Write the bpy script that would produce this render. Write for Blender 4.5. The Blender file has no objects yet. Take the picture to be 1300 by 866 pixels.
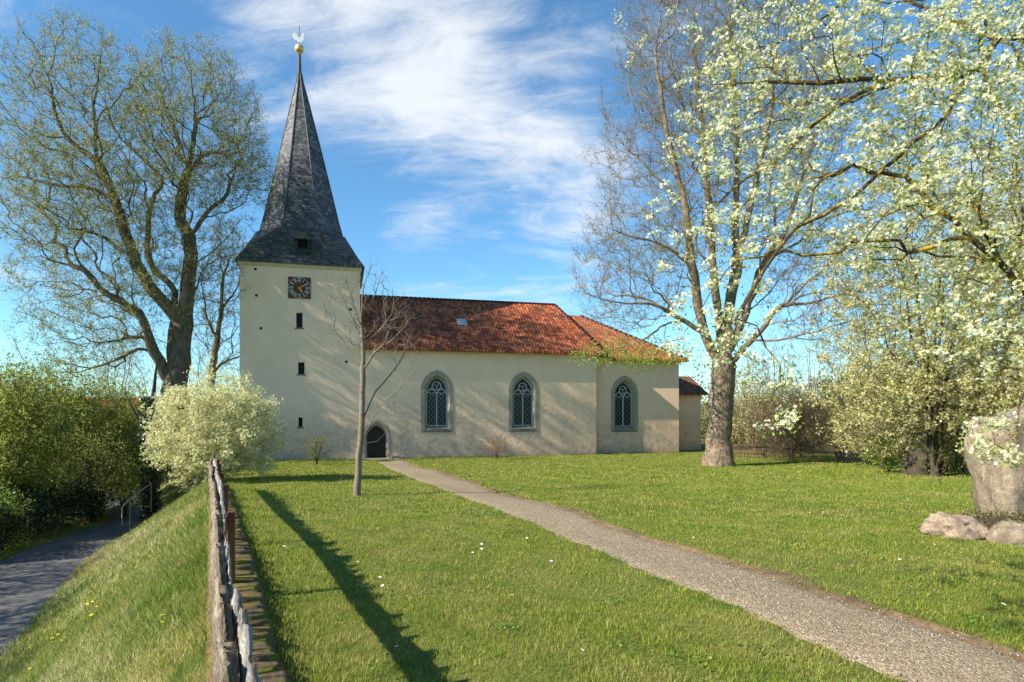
import bpy, bmesh, math, random
import numpy as np
from mathutils import Vector, Matrix

C = bpy.context.scene
COL = C.collection
R = math.radians
rng = np.random.default_rng(7)
random.seed(7)

# ------------------------------------------------------------------ camera, sky, sun, exposure
FPX = 794.0          # focal length in photo pixels (1300 wide)
EYE = 2.1
HOR = 522.0
cam = bpy.data.cameras.new("camera")
cam.sensor_width = 36; cam.lens = 36 * FPX / 1300
cam.shift_y = (HOR - 433) / 1300
cam.clip_start = 0.05; cam.clip_end = 3000
co = bpy.data.objects.new("camera", cam); COL.objects.link(co)
co.location = (0, 0, EYE); co.rotation_euler = (R(90), 0, 0)
C.camera = co

SUN_EL, SUN_TRAVEL = 33.0, 25.0       # light travels towards +X turned 24 deg towards +Y
w = bpy.data.worlds.new("World"); C.world = w; w.use_nodes = True
nt = w.node_tree; nt.nodes.clear()
def N(nt, t, **k):
    n = nt.nodes.new(t)
    for a, b in k.items():
        if a == 'inp':
            for i, v in b.items(): n.inputs[i].default_value = v
        else: setattr(n, a, b)
    return n
sky = N(nt, 'ShaderNodeTexSky', sky_type='NISHITA', sun_disc=False)
sky.sun_elevation = R(SUN_EL)
sdir = Vector((-math.cos(R(SUN_TRAVEL)), -math.sin(R(SUN_TRAVEL)), 0))
sky.sun_rotation = math.atan2(sdir.x, sdir.y)
sky.altitude = 200; sky.air_density = 1.0; sky.dust_density = 0.0; sky.ozone_density = 1.6
tc = N(nt, 'ShaderNodeTexCoord')
sep = N(nt, 'ShaderNodeSeparateXYZ'); nt.links.new(tc.outputs['Generated'], sep.inputs[0])
def M(nt, op, a, b=None, c=None, clamp=False):
    n = nt.nodes.new('ShaderNodeMath'); n.operation = op; n.use_clamp = clamp
    for i, v in enumerate((a, b, c)):
        if v is None: continue
        if isinstance(v, (int, float)): n.inputs[i].default_value = v
        else: nt.links.new(v, n.inputs[i])
    return n.outputs[0]
den = M(nt, 'ADD', M(nt, 'MAXIMUM', sep.outputs[2], 0.0), 0.22)
cx = M(nt, 'DIVIDE', sep.outputs[0], den); cy = M(nt, 'DIVIDE', sep.outputs[1], den)
cmb = N(nt, 'ShaderNodeCombineXYZ'); nt.links.new(cx, cmb.inputs[0]); nt.links.new(cy, cmb.inputs[1])
mp = N(nt, 'ShaderNodeMapping'); nt.links.new(cmb.outputs[0], mp.inputs[0])
mp.inputs['Rotation'].default_value = (0, 0, R(50)); mp.inputs['Scale'].default_value = (0.95, 1.7, 1)
n1 = N(nt, 'ShaderNodeTexNoise', inp={'Scale': 1.3, 'Detail': 12.0, 'Roughness': 0.60, 'Distortion': 0.7})
nt.links.new(mp.outputs[0], n1.inputs['Vector'])
n2 = N(nt, 'ShaderNodeTexNoise', inp={'Scale': 4.5, 'Detail': 12.0, 'Roughness': 0.70, 'Distortion': 0.9})
nt.links.new(mp.outputs[0], n2.inputs['Vector'])
def pdir(px, py):
    v = Vector(((px - 650) / FPX, 1, (HOR - py) / FPX)); return v.normalized()
mask = None
for px, py, wd, amp in [(440, 30, .16, 1.0), (560, 70, .17, 1.1), (660, 150, .16, 1.05), (735, 235, .13, .95), (520, 170, .12, .4), (560, 300, .10, .65), (620, 320, .08, .7),
                        (328, 108, .05, .8), (650, 345, .07, .55), (700, 300, .10, .75), (740, 345, .10, .6), (60, 40, .20, .32), (180, 20, .1, .3), (850, 60, .25, .45), (1000, 250, .3, .35), (518, 368, .03, .45), (690, 20, .15, .5),
                        (-400, 100, .4, .5), (1900, 100, .5, .5)]:
    d = pdir(px, py)
    vm = N(nt, 'ShaderNodeVectorMath', operation='DOT_PRODUCT'); vm.inputs[1].default_value = d
    nrm = N(nt, 'ShaderNodeVectorMath', operation='NORMALIZE'); nt.links.new(tc.outputs['Generated'], nrm.inputs[0])
    nt.links.new(nrm.outputs[0], vm.inputs[0])
    # exp(-(1-dot)*2/wd^2)
    e = M(nt, 'MULTIPLY', M(nt, 'EXPONENT', M(nt, 'MULTIPLY', M(nt, 'SUBTRACT', vm.outputs['Value'], 1.0), 1.6 / wd ** 2)), amp)
    mask = e if mask is None else M(nt, 'MAXIMUM', mask, e)
nz = M(nt, 'ADD', M(nt, 'MULTIPLY', n1.outputs[0], .65), M(nt, 'MULTIPLY', n2.outputs[0], .35))
cl = M(nt, 'ADD', M(nt, 'MULTIPLY', M(nt, 'SUBTRACT', nz, .5), 4.0), M(nt, 'SUBTRACT', M(nt, 'MULTIPLY', mask, 1.0), .42))
mr = N(nt, 'ShaderNodeMapRange', interpolation_type='SMOOTHSTEP', inp={'From Min': -.10, 'From Max': 1.05, 'To Min': 0.0, 'To Max': .88})
nt.links.new(cl, mr.inputs[0])
mixc = N(nt, 'ShaderNodeMix', data_type='RGBA')
tint = N(nt, 'ShaderNodeMix', data_type='RGBA', blend_type='MULTIPLY'); tint.inputs[0].default_value = 1
tint.inputs[7].default_value = (.50, .80, .93, 1)
nt.links.new(sky.outputs[0], tint.inputs[6])
nt.links.new(mr.outputs[0], mixc.inputs[0]); nt.links.new(tint.outputs[2], mixc.inputs[6])
mixc.inputs[7].default_value = (4.3, 4.45, 4.6, 1)
bg = N(nt, 'ShaderNodeBackground'); bg.inputs[1].default_value = 0.108
nt.links.new(mixc.outputs[2], bg.inputs[0])
wo = N(nt, 'ShaderNodeOutputWorld'); nt.links.new(bg.outputs[0], wo.inputs[0])

sl = bpy.data.lights.new("sun", 'SUN'); sl.energy = 4.9; sl.angle = R(0.5); sl.color = (1.0, .93, .80)
so = bpy.data.objects.new("sun", sl); COL.objects.link(so)
ldir = Vector((math.cos(R(SUN_TRAVEL)) * math.cos(R(SUN_EL)), math.sin(R(SUN_TRAVEL)) * math.cos(R(SUN_EL)), -math.sin(R(SUN_EL))))
so.rotation_euler = ldir.to_track_quat('-Z', 'Y').to_euler(); so.location = (-20, -10, 30)
C.view_settings.view_transform = 'Standard'; C.view_settings.look = 'None'
C.view_settings.exposure = 1.10; C.view_settings.gamma = 1.0; C.view_settings.use_curve_mapping = False
C.render.engine = 'CYCLES'
try:
    C.cycles.use_denoising = True; C.cycles.max_bounces = 5; C.cycles.transmission_bounces = 4; C.cycles.transparent_max_bounces = 4
except Exception: pass

# ------------------------------------------------------------------ object helpers
def link(o, parent=None):
    COL.objects.link(o)
    if parent: o.parent = parent
    return o
def tag(o, label=None, cat=None, group=None, kind=None):
    if label: o['label'] = label
    if cat: o['category'] = cat
    if group: o['group'] = group
    if kind: o['kind'] = kind
    return o
def empty(name, loc=(0, 0, 0), rz=0, **k):
    o = bpy.data.objects.new(name, None); COL.objects.link(o); o.location = loc; o.rotation_euler = (0, 0, rz); o.empty_display_size = .3
    return tag(o, **k)
def npmesh(name, V, F, mat, parent=None, uv=None, rnd=None, smooth=False, loc=None):
    """V (n,3); F list of int arrays (k, sides); uv (n,2) per vertex; rnd (n,) per vertex"""
    V = np.asarray(V, np.float32)
    if not isinstance(F, (list, tuple)): F = [F]
    F = [np.asarray(f, np.int32) for f in F if len(f)]
    me = bpy.data.meshes.new(name)
    me.vertices.add(len(V)); me.vertices.foreach_set('co', V.ravel())
    li = np.concatenate([f.ravel() for f in F]); me.loops.add(len(li)); me.loops.foreach_set('vertex_index', li)
    cnt = np.concatenate([np.full(len(f), f.shape[1], np.int32) for f in F])
    st = np.concatenate([[0], np.cumsum(cnt)[:-1]]).astype(np.int32)
    me.polygons.add(len(cnt)); me.polygons.foreach_set('loop_start', st)
    if smooth: me.polygons.foreach_set('use_smooth', np.ones(len(cnt), bool))
    me.update(calc_edges=True)
    if uv is not None:
        l = me.uv_layers.new(name='UVMap'); l.data.foreach_set('uv', np.asarray(uv, np.float32)[li].ravel())
    if rnd is not None:
        a = me.attributes.new('rnd', 'FLOAT', 'POINT'); a.data.foreach_set('value', np.asarray(rnd, np.float32))
    if mat: me.materials.append(mat)
    o = bpy.data.objects.new(name, me); link(o, parent)
    if loc is not None: o.location = loc
    return o
class MB:
    """small mesh builder"""
    def __init__(s): s.v = []; s.f = []
    def add(s, vs, fs):
        b = len(s.v); s.v += [tuple(v) for v in vs]; s.f += [tuple(b + i for i in f) for f in fs]
    def box(s, x0, x1, y0, y1, z0, z1):
        s.add([(x0, y0, z0), (x1, y0, z0), (x1, y1, z0), (x0, y1, z0), (x0, y0, z1), (x1, y0, z1), (x1, y1, z1), (x0, y1, z1)],
              [(0, 3, 2, 1), (4, 5, 6, 7), (0, 1, 5, 4), (1, 2, 6, 5), (2, 3, 7, 6), (3, 0, 4, 7)])
    def bar(s, p, q, r, sides=6, r2=None, cap=True):
        p = Vector(p); q = Vector(q); t = (q - p).normalized(); r2 = r if r2 is None else r2
        a = t.orthogonal().normalized(); b = t.cross(a)
        vs = []
        for c, rr in ((p, r), (q, r2)):
            for i in range(sides):
                an = 2 * math.pi * i / sides; vs.append(c + (a * math.cos(an) + b * math.sin(an)) * rr)
        fs = [(i, (i + 1) % sides, sides + (i + 1) % sides, sides + i) for i in range(sides)]
        if cap: fs += [tuple(range(sides))[::-1], tuple(range(sides, 2 * sides))]
        s.add(vs, fs)
    def flat(s, p, q, wd, y0, y1):
        """bar in the XZ plane from p to q (x,z), width wd, between depths y0,y1"""
        dx, dz = q[0] - p[0], q[1] - p[1]; L = math.hypot(dx, dz) or 1; nx, nz = -dz / L * wd / 2, dx / L * wd / 2
        c = [(p[0] + nx, p[1] + nz), (p[0] - nx, p[1] - nz), (q[0] - nx, q[1] - nz), (q[0] + nx, q[1] + nz)]
        s.add([(a, y0, b) for a, b in c] + [(a, y1, b) for a, b in c], [(0, 1, 2, 3), (7, 6, 5, 4), (0, 4, 5, 1), (1, 5, 6, 2), (2, 6, 7, 3), (3, 7, 4, 0)])
    def sphere(s, c, r, n=12, m=8, sx=1, sy=1, sz=1):
        vs = [(c[0], c[1], c[2] + r * sz)]
        for i in range(1, m):
            for j in range(n):
                a = math.pi * i / m; b = 2 * math.pi * j / n
                vs.append((c[0] + r * sx * math.sin(a) * math.cos(b), c[1] + r * sy * math.sin(a) * math.sin(b), c[2] + r * sz * math.cos(a)))
        vs.append((c[0], c[1], c[2] - r * sz)); fs = []
        for j in range(n): fs.append((0, 1 + j, 1 + (j + 1) % n))
        for i in range(m - 2):
            for j in range(n):
                a = 1 + i * n + j; b = 1 + i * n + (j + 1) % n; fs.append((a, a + n, b + n, b))
        k = 1 + (m - 2) * n
        for j in range(n): fs.append((len(vs) - 1, k + (j + 1) % n, k + j))
        s.add(vs, fs)
    def build(s, name, mat, parent=None, smooth=False, bevel=0, planar_uv=False):
        me = bpy.data.meshes.new(name); me.from_pydata(s.v, [], s.f); me.update()
        if planar_uv: slope_uv(me)
        if smooth: me.polygons.foreach_set('use_smooth', np.ones(len(me.polygons), bool))
        if mat: me.materials.append(mat)
        o = bpy.data.objects.new(name, me); link(o, parent)
        if bevel:
            b = o.modifiers.new('bevel', 'BEVEL'); b.width = bevel; b.segments = 2; b.limit_method = 'ANGLE'
        return o
def slope_uv(me):
    """uv in metres: u level along each face, v up its slope"""
    l = me.uv_layers.new(name='UVMap')
    for p in me.polygons:
        n = p.normal
        u = Vector((0, 0, 1)).cross(n)
        if u.length < 1e-3: u = Vector((1, 0, 0))
        u.normalize(); v = n.cross(u)
        for li in p.loop_indices:
            c = me.vertices[me.loops[li].vertex_index].co; l.data[li].uv = (c.dot(u), c.dot(v))
def extrude2d(name, outer, holes, y0, y1, mat, parent):
    """a wall slab in XZ with holes, between depths y0..y1"""
    cu = bpy.data.curves.new(name, 'CURVE'); cu.dimensions = '2D'; cu.fill_mode = 'BOTH'; cu.extrude = (y1 - y0) / 2
    for loop in [outer] + holes:
        sp = cu.splines.new('POLY'); sp.points.add(len(loop) - 1); sp.use_cyclic_u = True
        for i, (x, z) in enumerate(loop): sp.points[i].co = (x, z, 0, 1)
    t = bpy.data.objects.new('t', cu); COL.objects.link(t)
    bpy.context.view_layer.update()
    me = bpy.data.meshes.new_from_object(t.evaluated_get(bpy.context.evaluated_depsgraph_get()))
    bpy.data.objects.remove(t); bpy.data.curves.remove(cu)
    me.transform(Matrix.Translation((0, (y0 + y1) / 2, 0)) @ Matrix.Rotation(R(90), 4, 'X'))
    me.name = name
    if mat: me.materials.clear(); me.materials.append(mat)
    o = bpy.data.objects.new(name, me); link(o, parent); return o

# ------------------------------------------------------------------ materials
def mat(name, rough=.85, spec=.2):
    m = bpy.data.materials.new(name); m.use_nodes = True; nt = m.node_tree
    b = nt.nodes['Principled BSDF']; b.inputs['Roughness'].default_value = rough; b.inputs['Specular IOR Level'].default_value = spec
    return m, nt, b
def rgba(c): return (c[0], c[1], c[2], 1)
def ramp(nt, fac, stops):
    r = nt.nodes.new('ShaderNodeValToRGB'); el = r.color_ramp.elements
    while len(el) < len(stops): el.new(.5)
    for e, (p, c) in zip(el, stops): e.position = p; e.color = rgba(c) if not isinstance(c, (int, float)) else (c, c, c, 1)
    nt.links.new(fac, r.inputs[0]); return r.outputs[0]
def noise(nt, vec, scale, detail=6, rough=.6, dist=0, stretch=None):
    n = N(nt, 'ShaderNodeTexNoise', inp={'Scale': scale, 'Detail': float(detail), 'Roughness': rough, 'Distortion': float(dist)})
    if stretch:
        m = N(nt, 'ShaderNodeMapping'); m.inputs['Scale'].default_value = stretch; nt.links.new(vec, m.inputs[0]); vec = m.outputs[0]
    nt.links.new(vec, n.inputs['Vector']); return n.outputs[0]
def mixrgb(nt, fac, a, b, mode='MIX'):
    m = N(nt, 'ShaderNodeMix', data_type='RGBA', blend_type=mode)
    for i, v in ((0, fac), (6, a), (7, b)):
        if isinstance(v, (int, float)): m.inputs[i].default_value = v
        elif isinstance(v, tuple): m.inputs[i].default_value = rgba(v)
        else: nt.links.new(v, m.inputs[i])
    return m.outputs[2]
def bump(nt, b, h, strength=.5, dist=.02):
    n = N(nt, 'ShaderNodeBump', inp={'Strength': strength, 'Distance': dist}); nt.links.new(h, n.inputs['Height']); nt.links.new(n.outputs[0], b.inputs['Normal'])
def coords(nt, which='Object'):
    return N(nt, 'ShaderNodeTexCoord').outputs[which]
def simple(name, c1, c2=None, scale=6, rough=.8, bmp=.3, bd=.01, spec=.2, stretch=None):
    m, nt, b = mat(name, rough, spec); v = coords(nt)
    f = noise(nt, v, scale, 6, .65, 0, stretch)
    nt.links.new(ramp(nt, f, [(.3, c1), (.7, c2 or c1)]), b.inputs['Base Color'])
    if bmp: bump(nt, b, noise(nt, v, scale * 4, 5, .6, 0, stretch), bmp, bd)
    return m
def leaf_mat(name, ca, cb, trans=.35, rough=.55, spec=.25):
    m = bpy.data.materials.new(name); m.use_nodes = True; nt = m.node_tree; nt.nodes.clear()
    at = N(nt, 'ShaderNodeAttribute', attribute_name='rnd')
    c = ramp(nt, at.outputs['Fac'], [(0, ca), (1, cb)])
    p = N(nt, 'ShaderNodeBsdfPrincipled', inp={'Roughness': rough, 'Specular IOR Level': spec}); nt.links.new(c, p.inputs['Base Color'])
    t = N(nt, 'ShaderNodeBsdfTranslucent'); nt.links.new(c, t.inputs[0])
    mx = N(nt, 'ShaderNodeMixShader', inp={0: trans}); nt.links.new(p.outputs[0], mx.inputs[1]); nt.links.new(t.outputs[0], mx.inputs[2])
    o = N(nt, 'ShaderNodeOutputMaterial'); nt.links.new(mx.outputs[0], o.inputs[0]); return m

def plaster_mat(name, base, stain, low_z, rough_zone):
    m, nt, b = mat(name, .92, .1); v = coords(nt)
    sp = N(nt, 'ShaderNodeSeparateXYZ'); nt.links.new(v, sp.inputs[0])
    n_big = noise(nt, v, .6, 5, .6); n_mid = noise(nt, v, 2.6, 8, .7, .6); n_fin = noise(nt, v, 16, 8, .75); n_drip = noise(nt, v, 1.0, 6, .65, .3, (2.4, 2.4, .35))
    c = mixrgb(nt, ramp(nt, n_big, [(.35, 0.), (.7, 1.)]), base, tuple(x * .88 for x in base))
    # damp, worn zone towards the foot of the wall with a ragged upper edge
    hz = M(nt, 'SUBTRACT', M(nt, 'ADD', low_z, M(nt, 'MULTIPLY', M(nt, 'SUBTRACT', n_mid, .5), 3.2)), sp.outputs[2])
    lowf = N(nt, 'ShaderNodeMapRange', interpolation_type='SMOOTHSTEP', inp={'From Min': -1.0, 'From Max': 1.2}); nt.links.new(hz, lowf.inputs[0])
    st = ramp(nt, n_mid, [(.42, 0.), (.62, 1.)])
    c = mixrgb(nt, M(nt, 'MULTIPLY', lowf.outputs[0], M(nt, 'ADD', M(nt, 'MULTIPLY', st, .75), .2)), c, stain)
    c = mixrgb(nt, M(nt, 'MULTIPLY', ramp(nt, n_drip, [(.60, 0.), (.75, 1.)]), .30), c, tuple(x * .55 for x in base))
    crack = noise(nt, v, 1.7, 10, .8, 1.5)
    c = mixrgb(nt, M(nt, 'MULTIPLY', ramp(nt, crack, [(.66, 0.), (.74, 1.)]), .55), c, (.13, .115, .10))
    gp = noise(nt, v, 1.1, 9, .75, .8)
    c = mixrgb(nt, M(nt, 'MULTIPLY', M(nt, 'MULTIPLY', ramp(nt, gp, [(.54, 0.), (.64, 1.)]), lowf.outputs[0]), .5), c, (.28, .25, .22))
    ft = N(nt, 'ShaderNodeMapRange', inp={'From Min': -1.15, 'From Max': -.2, 'To Min': 1.0, 'To Max': 0.0}); nt.links.new(M(nt, 'SUBTRACT', sp.outputs[2], M(nt, 'MULTIPLY', M(nt, 'SUBTRACT', n_mid, .5), 2.0)), ft.inputs[0])
    c = mixrgb(nt, M(nt, 'MULTIPLY', ft.outputs[0], .4), c, (.30, .235, .17))
    speck = noise(nt, v, 40, 4, .7)
    c = mixrgb(nt, M(nt, 'MULTIPLY', ramp(nt, speck, [(.35, 1.), (.5, 0.)]), .18), c, tuple(x * .5 for x in base))
    nt.links.new(c, b.inputs['Base Color'])
    h = M(nt, 'ADD', M(nt, 'MULTIPLY', n_mid, .8), M(nt, 'ADD', M(nt, 'MULTIPLY', n_fin, .25), M(nt, 'MULTIPLY', n_big, .7)))
    bn = N(nt, 'ShaderNodeBump', inp={'Distance': .045}); nt.links.new(h, bn.inputs['Height'])
    nt.links.new(M(nt, 'ADD', .16, M(nt, 'MULTIPLY', lowf.outputs[0], rough_zone)), bn.inputs['Strength'])
    nt.links.new(bn.outputs[0], b.inputs['Normal'])
    return m
def tile_mat(name, cols, mortar, bw, rh, moss, moss_amt, wave=True, patch=(.3, .3, .3), patch_amt=.0):
    m, nt, b = mat(name, .85 if wave else .6, .12 if wave else .3); uv = coords(nt, 'UV'); ob = coords(nt)
    wob = noise(nt, ob, .9, 3, .5)
    br = N(nt, 'ShaderNodeTexBrick', inp={'Scale': 1.0, 'Mortar Size': .012, 'Mortar Smooth': .3, 'Brick Width': bw, 'Row Height': rh, 'Bias': -.1})
    br.inputs['Color1'].default_value = (0, 0, 0, 1); br.inputs['Color2'].default_value = (1, 1, 1, 1); br.inputs['Mortar'].default_value = (.5, .5, .5, 1)
    nt.links.new(uv, br.inputs['Vector'])
    c = ramp(nt, br.outputs[0], [(i / (len(cols) - 1), k) for i, k in enumerate(cols)])
    big = noise(nt, ob, 1.1, 7, .65, .4)
    c = mixrgb(nt, M(nt, 'MULTIPLY', ramp(nt, big, [(.5, 0.), (.62, 1.)]), moss_amt), c, moss)
    if patch_amt:
        pn = noise(nt, ob, 9, 4, .7); c = mixrgb(nt, M(nt, 'MULTIPLY', ramp(nt, pn, [(.57, 0.), (.66, 1.)]), patch_amt), c, patch)
    c = mixrgb(nt, br.outputs['Fac'], c, mortar); nt.links.new(c, b.inputs['Base Color'])
    sp = N(nt, 'ShaderNodeSeparateXYZ'); nt.links.new(uv, sp.inputs[0])
    row = M(nt, 'FRACT', M(nt, 'DIVIDE', sp.outputs[1], rh))
    h = M(nt, 'SUBTRACT', M(nt, 'MULTIPLY', M(nt, 'SUBTRACT', 1.0, row), .6), M(nt, 'MULTIPLY', br.outputs['Fac'], .5))
    if wave:
        h = M(nt, 'ADD', h, M(nt, 'MULTIPLY', M(nt, 'SINE', M(nt, 'MULTIPLY', sp.outputs[0], 2 * math.pi / bw)), .35))
    h = M(nt, 'ADD', h, M(nt, 'MULTIPLY', noise(nt, ob, 12, 5, .7), .5))
    bump(nt, b, h, .75, .05 if wave else .02); return m
def bark_mat(name, c1, c2, c3=None, moss=.0, sc=5):
    m, nt, b = mat(name, .95, .1); v = coords(nt)
    f = noise(nt, v, sc, 8, .7, .5, (1.6, 1.6, .5)); c = ramp(nt, f, [(.35, c1), (.65, c2)])
    if c3: c = mixrgb(nt, M(nt, 'MULTIPLY', ramp(nt, noise(nt, v, sc * .5, 5, .7), [(.5, 0.), (.6, 1.)]), moss), c, c3)
    nt.links.new(c, b.inputs['Base Color']); bump(nt, b, f, .9, .06); return m

M_PLASTER = plaster_mat('cream_plaster', (.87, .62, .42), (.62, .44, .31), 1.4, .8)
M_NAVE = plaster_mat('rough_plaster', (.87, .62, .42), (.68, .48, .34), 3.0, 1.6)
M_SAND = simple('sandstone', (.24, .21, .155), (.40, .345, .25), 3, .9, .5, .02)
M_SANDD = simple('weathered_sandstone', (.10, .095, .08), (.24, .22, .17), 4, .9, .5, .02)
M_SLATE = tile_mat('slate', [(.045, .044, .047), (.11, .106, .11), (.22, .21, .21)], (.03, .03, .03), .26, .17, (.07, .07, .078), .5, False, (.36, .35, .33), .5)
M_SLATEM = tile_mat('mossy_slate', [(.035, .034, .035), (.075, .07, .07), (.12, .112, .11)], (.018, .018, .02), .30, .20, (.09, .10, .03), .5, False, (.20, .19, .16), .35)
M_TILE = tile_mat('red_pantile', [(.21, .052, .024), (.42, .115, .048), (.56, .19, .085)], (.07, .022, .014), .24, .34, (.11, .048, .030), .9, True, (.17, .10, .07), .6)
M_TILE2 = tile_mat('orange_pantile', [(.28, .085, .04), (.42, .14, .06), (.50, .20, .10)], (.09, .03, .02), .24, .34, (.20, .11, .06), .6, True, (.22, .16, .09), .6)
M_TILE3 = tile_mat('brown_pantile', [(.14, .06, .035), (.22, .09, .05), (.26, .12, .07)], (.05, .03, .02), .24, .34, (.06, .06, .03), .8, True)
M_WOODD = simple('dark_timber', (.03, .022, .016), (.07, .05, .035), 6, .8, .4)
M_DOOR = simple('brown_door_wood', (.020, .013, .010), (.036, .024, .018), 3, .6, .4, .01, .3, (8, 8, 1))
M_LEAD = simple('lead_flashing', (.05, .055, .06), (.11, .115, .12), 4, .6, .3)
M_GLASS = mat('dark_leaded_glass', .2, .22)[0]; M_GLASS.node_tree.nodes['Principled BSDF'].inputs['Base Color'].default_value = (.012, .018, .022, 1)
M_WHITE = simple('white_painted_tracery', (.36, .37, .37), (.50, .50, .49), 8, .7, .1)
M_CAME = simple('pale_lead_came', (.18, .20, .21), (.30, .32, .34), 8, .6, .1)
M_CREAM = simple('cream_cornice', (.50, .42, .27), (.62, .53, .36), 5, .85, .2)
M_BLACK = simple('black_iron', (.012, .012, .012), (.03, .028, .025), 8, .6, .2)
M_GOLD = mat('gilded_metal', .38, .5)[0]; _b = M_GOLD.node_tree.nodes['Principled BSDF']; _b.inputs['Base Color'].default_value = (.72, .50, .20, 1); _b.inputs['Metallic'].default_value = .6
M_SILVER = mat('bright_sheet_metal', .5, .4)[0]; _b = M_SILVER.node_tree.nodes['Principled BSDF']; _b.inputs['Base Color'].default_value = (.86, .85, .82, 1)
M_CLOCK = simple('brown_clock_board', (.085, .032, .022), (.13, .05, .035), 5, .7, .2)
M_CLOCKD = simple('dark_clock_ring', (.045, .035, .030), (.07, .05, .04), 5, .7, .2)
M_NUM = simple('pale_numerals', (.50, .44, .36), (.62, .56, .48), 8, .7, .1)
M_GOLDP = simple('gold_paint', (.65, .36, .05), (.75, .45, .08), 8, .45, .1)

# ------------------------------------------------------------------ ground shape
def sm(t): t = np.clip(t, 0, 1); return t * t * (3 - 2 * t)
TH = math.atan(.482)
def uv_of(X, Y): return -math.sin(TH) * X + math.cos(TH) * Y, math.cos(TH) * X + math.sin(TH) * Y
def xy_of(u, v): return -math.sin(TH) * u + math.cos(TH) * v, math.cos(TH) * u + math.sin(TH) * v
ZROAD = -2.3
def lawn_z(X, Y):
    X = np.asarray(X, float); Y = np.asarray(Y, float)
    z = -1.1 * sm((Y - 7) / 34)
    z = z - .028 * np.maximum(Y - 60, 0) * (Y < 200) - .028 * 140 * (Y >= 200)
    z = z + .035 * np.sin(X * .7 + 1.3) * np.sin(Y * .55) + .02 * np.sin(X * 1.9 + Y * 1.3)
    return z
PL = [(477, 586), (579, 629), (708, 679), (785, 712), (900, 759), (992, 800), (1085, 838), (1180, 885), (1330, 965), (1460, 1040)]
PR = [(512, 584), (569, 602), (646, 629), (731, 650), (815, 679), (900, 704), (1023, 741), (1115, 772), (1208, 800), (1340, 845), (1560, 925), (1800, 1010)]
def ground_hit(px, py):
    a = (px - 650) / FPX; b = (py - HOR) / FPX
    lo, hi = 1.0, 60.0
    for _ in range(50):
        m = (lo + hi) / 2
        if EYE - b * m > float(lawn_z(a * m, m)): lo = m
        else: hi = m
    return np.array([a * lo, lo])
def resample(P, n):
    P = np.array(P); d = np.r_[0, np.cumsum(np.linalg.norm(np.diff(P, axis=0), axis=1))]
    s = np.linspace(0, d[-1], n); return np.stack([np.interp(s, d, P[:, i]) for i in range(P.shape[1])], 1)
NP_ = 260
pl = resample([ground_hit(*p) for p in PL], NP_); pr = resample([ground_hit(*p) for p in PR], NP_)
for _ in range(12):
    pl[1:-1] = (pl[:-2] + pl[1:-1] * 2 + pl[2:]) / 4; pr[1:-1] = (pr[:-2] + pr[1:-1] * 2 + pr[2:]) / 4
s_ = np.arange(NP_) * .1
pr[:, 0] += .06 * np.sin(s_ * 2.1) + .04 * np.sin(s_ * 5.3 + 1); pl[:, 0] += .03 * np.sin(s_ * 3.3)
PATH_C = (pl + pr) / 2; PATH_W = np.linalg.norm(pl - pr, axis=1) / 2
def path_d(X, Y):
    """signed distance outside the path edge (negative inside)"""
    X = np.asarray(X); Y = np.asarray(Y); sh = X.shape; q = np.stack([X.ravel(), Y.ravel()], 1); out = np.empty(len(q)); c = PATH_C[::4]; wd = PATH_W[::4]
    for i in range(0, len(q), 40000):
        d = np.linalg.norm(q[i:i + 40000, None] - c[None], axis=2); k = d.argmin(1); out[i:i + 40000] = d[np.arange(len(k)), k] - wd[k] * .93
    return out.reshape(sh)
def road_bend(u): return 2.0 * np.exp(-((np.asarray(u, float) - 31) / 5.0) ** 2)
def ground_z(X, Y, cut=True):
    X = np.asarray(X, float); Y = np.asarray(Y, float)
    z = lawn_z(X, Y); u, v = uv_of(X, Y)
    # bank beside the lane
    bd = road_bend(u); wb = 3.27 - bd; vo = v; v = v - bd * (v < 0)
    zr = ZROAD - .25 * sm((u - 22) / 14) + 0 * X
    t = np.clip(-vo / wb, 0, 1)
    prof = .82 * t + .18 * sm(t)
    bz = z + (zr - z) * prof + .05 * np.sin(u * 1.3) * np.sin(v * 2.1) * (t > 0) * (t < 1)
    lw = v + 5.75
    verge = zr + .30 * sm(-lw / 2.2) + .08 * np.sin(u * .9) * sm(-lw / 2)
    zz = np.where(vo > 0, z, np.where(v > -3.27, bz, np.where(v > -5.75, zr, verge)))
    hole = (v < -3.36) & (v > -5.70)
    zz = zz - .05 * hole * (u < 40)
    fd = np.maximum(np.abs(X) - 60, 0) * .02; zz = zz - fd
    if cut:
        near = (X > -12) & (X < 12) & (Y < 44) & (Y > 2)
        pd = np.full(X.shape, 9.); 
        if near.any(): pd[near] = path_d(X[near], Y[near])
        zz = zz - .045 * sm((.10 - pd) / .12)
    return zz
def GZ(x, y): return float(ground_z(np.array([x]), np.array([y]), False)[0])

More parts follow.
